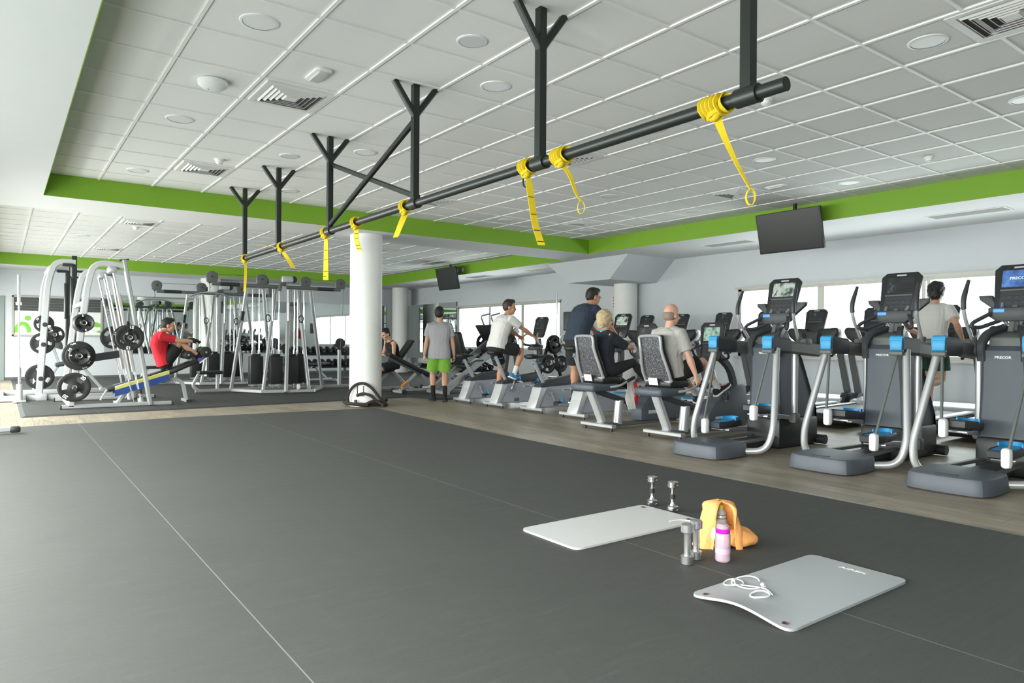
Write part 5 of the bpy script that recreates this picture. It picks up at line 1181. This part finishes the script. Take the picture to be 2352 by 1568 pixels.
# 5 balding man
person('balding man in grey shirt on a recumbent bike', (6.52, 5.70, 0), 0, 1.74, dict(pelvis=(.10, 0, .81), lean=-3, curve=12, neck=14, yaw=-8, pitch=6, fat=1.08, skin=SK3, haircol=HG, hair='fringe', glasses=True,
    handL=(.16, .36, .68), handR=(.22, -.36, .66), elbowL=(-.8, .5, 0), elbowR=(-.8, -.5, 0), palmL=(.2, -1, 0), palmR=(.2, 1, 0), footL=(.86, .20, .50), footR=(.76, -.20, .62), footpitchR=-30, footpitchL=-30, kneeL=(.3, .25, 1), kneeR=(.3, -.25, 1), shirt=C['lgrey'], hem=-.05, sleeve=.78, loose=.028, shorts=C['black'], leg=.8, socks=C['wsock'], shoe=C['dkshoe']))
# 6 man in red on the decline bench
person('man in red shirt sitting hunched on the decline bench', (2.045, 13.93, .02), 0, 1.76, dict(pelvis=(.36, 0, .735), lean=-8, curve=24, neck=38, yaw=-6, pitch=8, skin=SK1, haircol=HB,
    handL=(.82, .15, 1.13), handR=(.82, -.17, 1.11), elbowL=(0, .7, -.6), elbowR=(0, -.8, -.5), palmL=(.2, -.5, -.8), palmR=(.2, .5, -.8), curl=1.3, footL=(.95, .14, .85), footR=(.94, -.14, .83), footpitchR=-40, footpitchL=-40, kneeL=(.2, .1, 1), kneeR=(.2, -.1, 1), shirt=C['red'], hem=-.05, sleeve=.72, loose=.024, shorts=C['black'], leg=.82, sloose=.022, collar=C['white'], glove='glove', socks=C['sock'], sockh=.07, shoe=C['purple']))
# 7 man in black tank top
person('young man in black sleeveless top sitting on a bench beside the column', (7.25, 14.35, .02), math.pi, 1.74, dict(pelvis=(.0, 0, .62), lean=12, curve=14, neck=30, yaw=6, pitch=24, skin=SK1, haircol=HB,
    handL=(.32, .08, .82), handR=(.32, -.08, .82), elbowL=(-.3, .7, -.7), elbowR=(-.3, -.7, -.7), palmL=(.2, -.8, .5), palmR=(.2, .8, .5), footL=(.55, .16, .09), footR=(.58, -.16, .09), shirt=C['black'], hem=-.05, sleeve=0, loose=.014, shorts=C['black'], leg=.9, shoe=C['dkshoe']))
# 8 runner
person('man in white shirt running on a treadmill toward the window', (10.08, 4.14, .21), 0, 1.76, dict(pelvis=(0, 0, .95), lean=7, curve=8, neck=12, yaw=4, skin=SK1, haircol=HB, hair='shaggy',
    handL=(.22, .24, 1.10), handR=(.10, -.32, 1.05), elbowL=(-1, .8, -.1), elbowR=(-1, -.5, -.2), palmL=(0, -1, 0), palmR=(0, 1, 0), curl=1.4, footL=(.14, .09, .12), footR=(-.42, -.08, .42), footpitchR=75, kneeR=(1, -.1, -.2), shirt=C['white'], hem=-.13, sleeve=.66, loose=.03, shorts=C['dkgreen'], leg=.72, sloose=.03, socks=C['wsock'], sockh=.08, shoe=C['greenshoe']))
# things they hold or wear
t = T('phone', 'dark phone held by the young man in the black sleeveless top', 'phone', (6.84, 14.35, .86)); B().box((0, 0, 0), (.012, .075, .15), rot=(0, D(55), 0), bev=.004).obj('casing', 'dark', t)
t = T('hand_towel', 'white cloth in the hands of the blonde woman', 'towel', (7.03, 6.72, 1.10))
b = B(); b.ell((0, 0, .02), (.05, .045, .05)); b.ell((.03, -.02, -.03), (.035, .03, .05)); remeshed(b, 'cloth', C['white'], t, .008, 3)
t = T('hanging_cloth', 'white and red cloth hanging from the seat of the woman on the recumbent bike', 'towel', (6.75, 6.50, .28))
b = B(); rr = []
for i in range(9):
    f = i/8; rr.append([V((.02*math.sin(7*f)+x, y+.02*math.sin(5*f+9*x), .36*(1-f))) for x, y in ((-.05, -.012), (.08, -.02), (.09, .0), (-.04, .01))])
b.loft(rr); b.obj('white_half', C['white'], t); b = B().bar(spline([(.07, -.03, .36), (.10, -.04, .2), (.09, -.03, .06)], 5), .06, .012); b.obj('red_strap', 'red', t)
# ================================================================ THINGS ON THE FRONT MAT
MATL = mat('pale_foam', srgb(196, 196, 198), .55, noise=.03, nscale=40, bump=.05, bscale=300); MATG = mat('grey_foam', srgb(160, 163, 168), .5, noise=.03, nscale=40, bump=.05, bscale=300)
def yoga(x0, x1, y0, y1, m, label, lift, eyes):
    t = T('exercise_mat', label, 'exercise mat', ((x0+x1)/2, (y0+y1)/2, .007), 0, 'foam exercise mats'); L_, W_ = x1-x0, y1-y0
    b = B(); nx, ny = 40, 24; r = .045
    def pt(i, j, z):
        u, v = -1+2*i/nx, -1+2*j/ny; x, y = u*L_/2, v*W_/2
        cx, cy_ = L_/2-r, W_/2-r; ex, ey = abs(x)-cx, abs(y)-cy_
        if ex > 0 and ey > 0:
            m_ = max(ex, ey); q = math.hypot(ex, ey); ex, ey = ex*m_/q, ey*m_/q; x = math.copysign(cx+ex, x); y = math.copysign(cy_+ey, y)
        return V((x, y, z+lift(u, v)))
    for top in (0, 1):
        vs = {(i, j): b.bm.verts.new(pt(i, j, .012 if top else 0)) for i in range(nx+1) for j in range(ny+1)}
        for i in range(nx):
            for j in range(ny): b._f((vs[i, j], vs[i+1, j], vs[i+1, j+1], vs[i, j+1]))
        if top: v1 = vs
        else: v0 = vs
    for i in range(nx): b._f((v0[i, 0], v0[i+1, 0], v1[i+1, 0], v1[i, 0])); b._f((v0[i, ny], v0[i+1, ny], v1[i+1, ny], v1[i, ny]))
    for j in range(ny): b._f((v0[0, j], v0[0, j+1], v1[0, j+1], v1[0, j])); b._f((v0[nx, j], v0[nx, j+1], v1[nx, j+1], v1[nx, j]))
    b.obj('foam', m, t, 50)
    for u, v in eyes:
        z = .0122+lift(u/(L_/2), v/(W_/2))
        B().lathe([(.011, 0), (.018, .0015), (.018, 0)], (u, v, z), n=18, cap=False).obj('eyelet', mat('copper', (.45, .25, .18), .3, .8) if 'copper' not in bpy.data.materials else bpy.data.materials['copper'], t); B().cyl((u, v, z-.001), (u, v, z+.0006), .0115, n=16).obj('eyelet_hole', 'dark', t)
    return t
yoga(2.60, 3.69, 2.90, 3.42, MATL, 'pale foam mat lying farther back, below the two chrome dumbbells', lambda u, v: 0, [(.49, .20), (.49, -.20)])
t = yoga(2.57, 3.60, 1.575, 2.085, MATG, 'grey foam mat nearest the camera with a wavy left edge and earphones', lambda u, v: .032*max(0, (-u-.35)/.65)**2*math.cos(v*1.5)**2, [(-.475, .19), (-.475, -.20)])
text('AIREX', .034, 'wordmark', 'wordmark', t, basis((0, -1, 0), (1, 0, 0), (.43, -.02, .0125)), .0004, 1.5)
b = B()
CB = mat('white_cable', (.78, .78, .78), .4)
t = T('earphones', 'white earphones with a coiled cable on the grey foam mat', 'earphones', (2.86, 1.95, .020))
ci = lambda cx, cy_, rx, ry, a0, a1, z: [V((cx+rx*math.cos(D(a)), cy_+ry*math.sin(D(a)), z+.003*math.sin(D(a*2)))) for a in range(a0, a1+1, 15)]
z0 = .006
b.tube(ci(-.02, .09, .055, .04, 0, 345, z0), .0032, 6, closed=True); b.tube(ci(.03, .06, .085, .05, -40, 200, z0+.006), .0032, 6); b.tube(ci(-.06, -.08, .055, .035, 0, 345, z0+.002), .0042, 6, closed=True); b.tube(spline([(-.02, .05, z0), (.0, .0, z0+.004), (.03, -.05, z0), (-.01, -.11, z0)], 8), .0032, 6); b.tube(spline([(.0, .1, z0+.008), (-.05, .05, z0+.004), (-.03, -.02, z0+.004), (.06, -.03, z0)], 8), .0032, 6)
parts(b, 'cable', CB, t)
for x, y in ((-.01, .10), (.05, -.02)): B().ell((x, y, z0+.008), (.012, .009, .009)).obj('earbud', CB, t)
t = T('white_cord', 'thin white cord lying between the pale mat and the orange cloth', 'cord', (3.5, 2.85, .010))
B().tube(spline([(-.02, .14, .012), (.06, .12, .014), (.10, .05, .012), (.05, -.06, .006), (.04, -.14, .006), (-.06, -.22, .006), (-.14, -.24, .004)], 8), .0035, 6).obj('cable', CB, t)
B().tube(spline([(.06, .0, .005), (.03, -.10, .004), (-.06, -.18, .004), (-.1, -.28, .004)], 8), .0028, 6).obj('cable', CB, t)
CH2 = mat('satin_chrome', (.62, .62, .63), .26, .95)
def front_db(x, y, label, kind):
    t = T('dumbbell', label, 'dumbbell', (x, y, .006), 0, 'chrome dumbbells standing on end')
    if kind == 0:
        for z in (0, .166): B().lathe([(.028, 0), (.033, .004), (.033, .042), (.028, .046)], (0, 0, z), n=26).obj('head', CH2, t)
        B().lathe([(.019, .044), (.017, .06), (.018, .106), (.017, .15), (.019, .168)], n=20).obj('handle', CH2, t)
    else:
        for z, up in ((0, 1), (.168, 0)):
            B().lathe([(.030, 0), (.037, .004), (.037, .016), (.033, .019), (.033, .023), (.037, .026), (.037, .038), (.026, .044)], (0, 0, z), n=26).obj('head', 'chrome', t)
        B().lathe([(.020, .042), (.013, .06), (.013, .085), (.017, .088), (.017, .125), (.013, .128), (.013, .155), (.020, .170)], n=20).obj('handle', 'chrome', t)
        B().lathe([(.0176, .090), (.0182, .106), (.0176, .123)], n=20, cap=False).obj('grip', 'rubber', t)
    return t
front_db(2.93, 2.395, 'satin chrome dumbbell standing on end, front left of the pair by the bottle', 0); front_db(3.035, 2.42, 'satin chrome dumbbell standing on end beside the pink bottle, rear of the pair', 0)
front_db(3.77, 3.40, 'shiny chrome dumbbell with black grip behind the pale mat, left one', 1); front_db(3.745, 3.19, 'shiny chrome dumbbell with black grip by the pale mat corner, right one', 1)
def clear_mat(name, col, tr, rough=.25):
    m = mat(name, col, rough, trans=tr); return m
PK = clear_mat('frosted_pink_plastic', srgb(240, 212, 231), .5); 
t = T('water_bottle', 'translucent pink water bottle with magenta ring on the front mat', 'bottle', (3.125, 2.315, .006))
B().lathe([(.030, 0), (.038, .004), (.040, .012), (.039, .05), (.040, .10), (.039, .148), (.034, .156)], n=30).obj('body', PK, t, 50)
B().lathe([(.0352, .152), (.037, .155), (.037, .174), (.034, .177)], n=30).obj('ring', mat('magenta_plastic', srgb(206, 30, 190), .35), t)
B().lathe([(.033, .176), (.034, .190), (.024, .197), (.022, .200)], n=26).obj('cap', PK, t)
B().lathe([(.0405, .046), (.0408, .060), (.0405, .074)], n=30, cap=False).obj('grip_band', clear_mat('pale_pink_band', srgb(226, 190, 220), .2), t)
CLR = clear_mat('clear_plastic', srgb(226, 226, 220), .55, .15)
t = T('water_bottle', 'clear bottle with yellow cap wrapped in the orange cloth', 'bottle', (3.335, 2.485, .006))
B().lathe([(.034, 0), (.036, .01), (.036, .15), (.031, .17), (.030, .19), (.016, .215), (.013, .222)], n=26).obj('body', CLR, t, 50); B().lathe([(.015, .220), (.015, .238), (.008, .242)], n=18).obj('cap', mat('olive_yellow', srgb(190, 180, 40), .4), t)
for z in (.185, .165): B().lathe([(.031+(.19-z)*.1, z), (.0315+(.19-z)*.1, z+.005)], n=26, cap=False).obj('groove', 'armgrey', t)
# orange cloth standing as a hood round that bottle, with a trailing lump
ORC = mat('orange_cloth', srgb(255, 176, 104), .85, noise=.06, nscale=30, bump=.35, bscale=55)
t = T('orange_cloth', 'bright orange cloth heaped on the front mat around a bottle', 'cloth', (3.345, 2.50, .006))
rnd = random.Random(3); b = B(); na, nz = 40, 18; cam_a = math.atan2(-2.5, -3.345); V_ = {}
for j in range(nz+1):
    f = j/nz; z = .262*math.sin(min(1, f*1.02)*math.pi/2)**.9
    half = D(16+26*max(0, 1-f)**.7) if f < .86 else D(8)
    base = .085+.03*(1-f)**2 if f < .62 else .085*math.cos((f-.62)/.38*math.pi/2*.97)+.004
    for i in range(na+1):
        a = cam_a+D(22)+half+(2*math.pi-2*half)*i/na
        fold = .014*math.sin(a*5+f*4)+.009*math.sin(a*9-f*7)+.004*rnd.random()
        r = max(.004, base+fold*(1-f*.6)); V_[i, j] = (V((r*math.cos(a), r*math.sin(a), z)))
outer = {k: b.bm.verts.new(p) for k, p in V_.items()}; inner = {k: b.bm.verts.new(V((p.x*.93, p.y*.93, p.z-.004))) for k, p in V_.items()}
for j in range(nz):
    for i in range(na): b._f((outer[i, j], outer[i+1, j], outer[i+1, j+1], outer[i, j+1])); b._f((inner[i, j], inner[i, j+1], inner[i+1, j+1], inner[i+1, j]))
    for i in (0, na): b._f((outer[i, j], outer[i, j+1], inner[i, j+1], inner[i, j]))
b.obj('hood', ORC, t, 80)
def lump(name, pts, rad, flat=.6):
    bb = B(); P = spline(pts, 6); n = len(P); rr = []
    for i, p in enumerate(P):
        f = i/(n-1); d = (P[min(i+1, n-1)]-P[max(i-1, 0)]).normalized(); sd = V((-d.y, d.x, 0)).normalized()
        q = f*(len(rad)-1); k = min(int(q), len(rad)-2); r = rad[k]+(rad[k+1]-rad[k])*(q-k)
        rr.append([p+sd*r*math.cos(a)*(1+.10*math.sin(3*a+9*f))+V((0, 0, 1))*max(-p.z+.002, r*flat*math.sin(a)*(1+.12*math.sin(4*a-7*f))) for a in [2*math.pi*k_/20 for k_ in range(20)]])
    bb.loft(rr); return bb.obj(name, ORC, t, 80)
lump('trailing_fold', [(.02, -.03, .05), (.09, -.05, .05), (.17, -.06, .032), (.22, -.05, .016)], [.06, .085, .075, .02], .75)
lump('trailing_fold', [(.03, .03, .06), (.12, .01, .05), (.21, -.02, .02)], [.05, .05, .02], .8)
lump('side_roll', [(-.13, .09, .012), (-.10, .04, .018), (-.05, -.03, .018), (.0, -.07, .015)], [.012, .022, .022, .015], .7)
lump('side_roll', [(-.08, .06, .10), (-.085, .045, .06), (-.075, .02, .035)], [.02, .03, .018], 1.2)
B().ell((-.06, -.015, .10), (.035, .03, .06), (0, .2, 0)).obj('white_lining', C['white'], t)
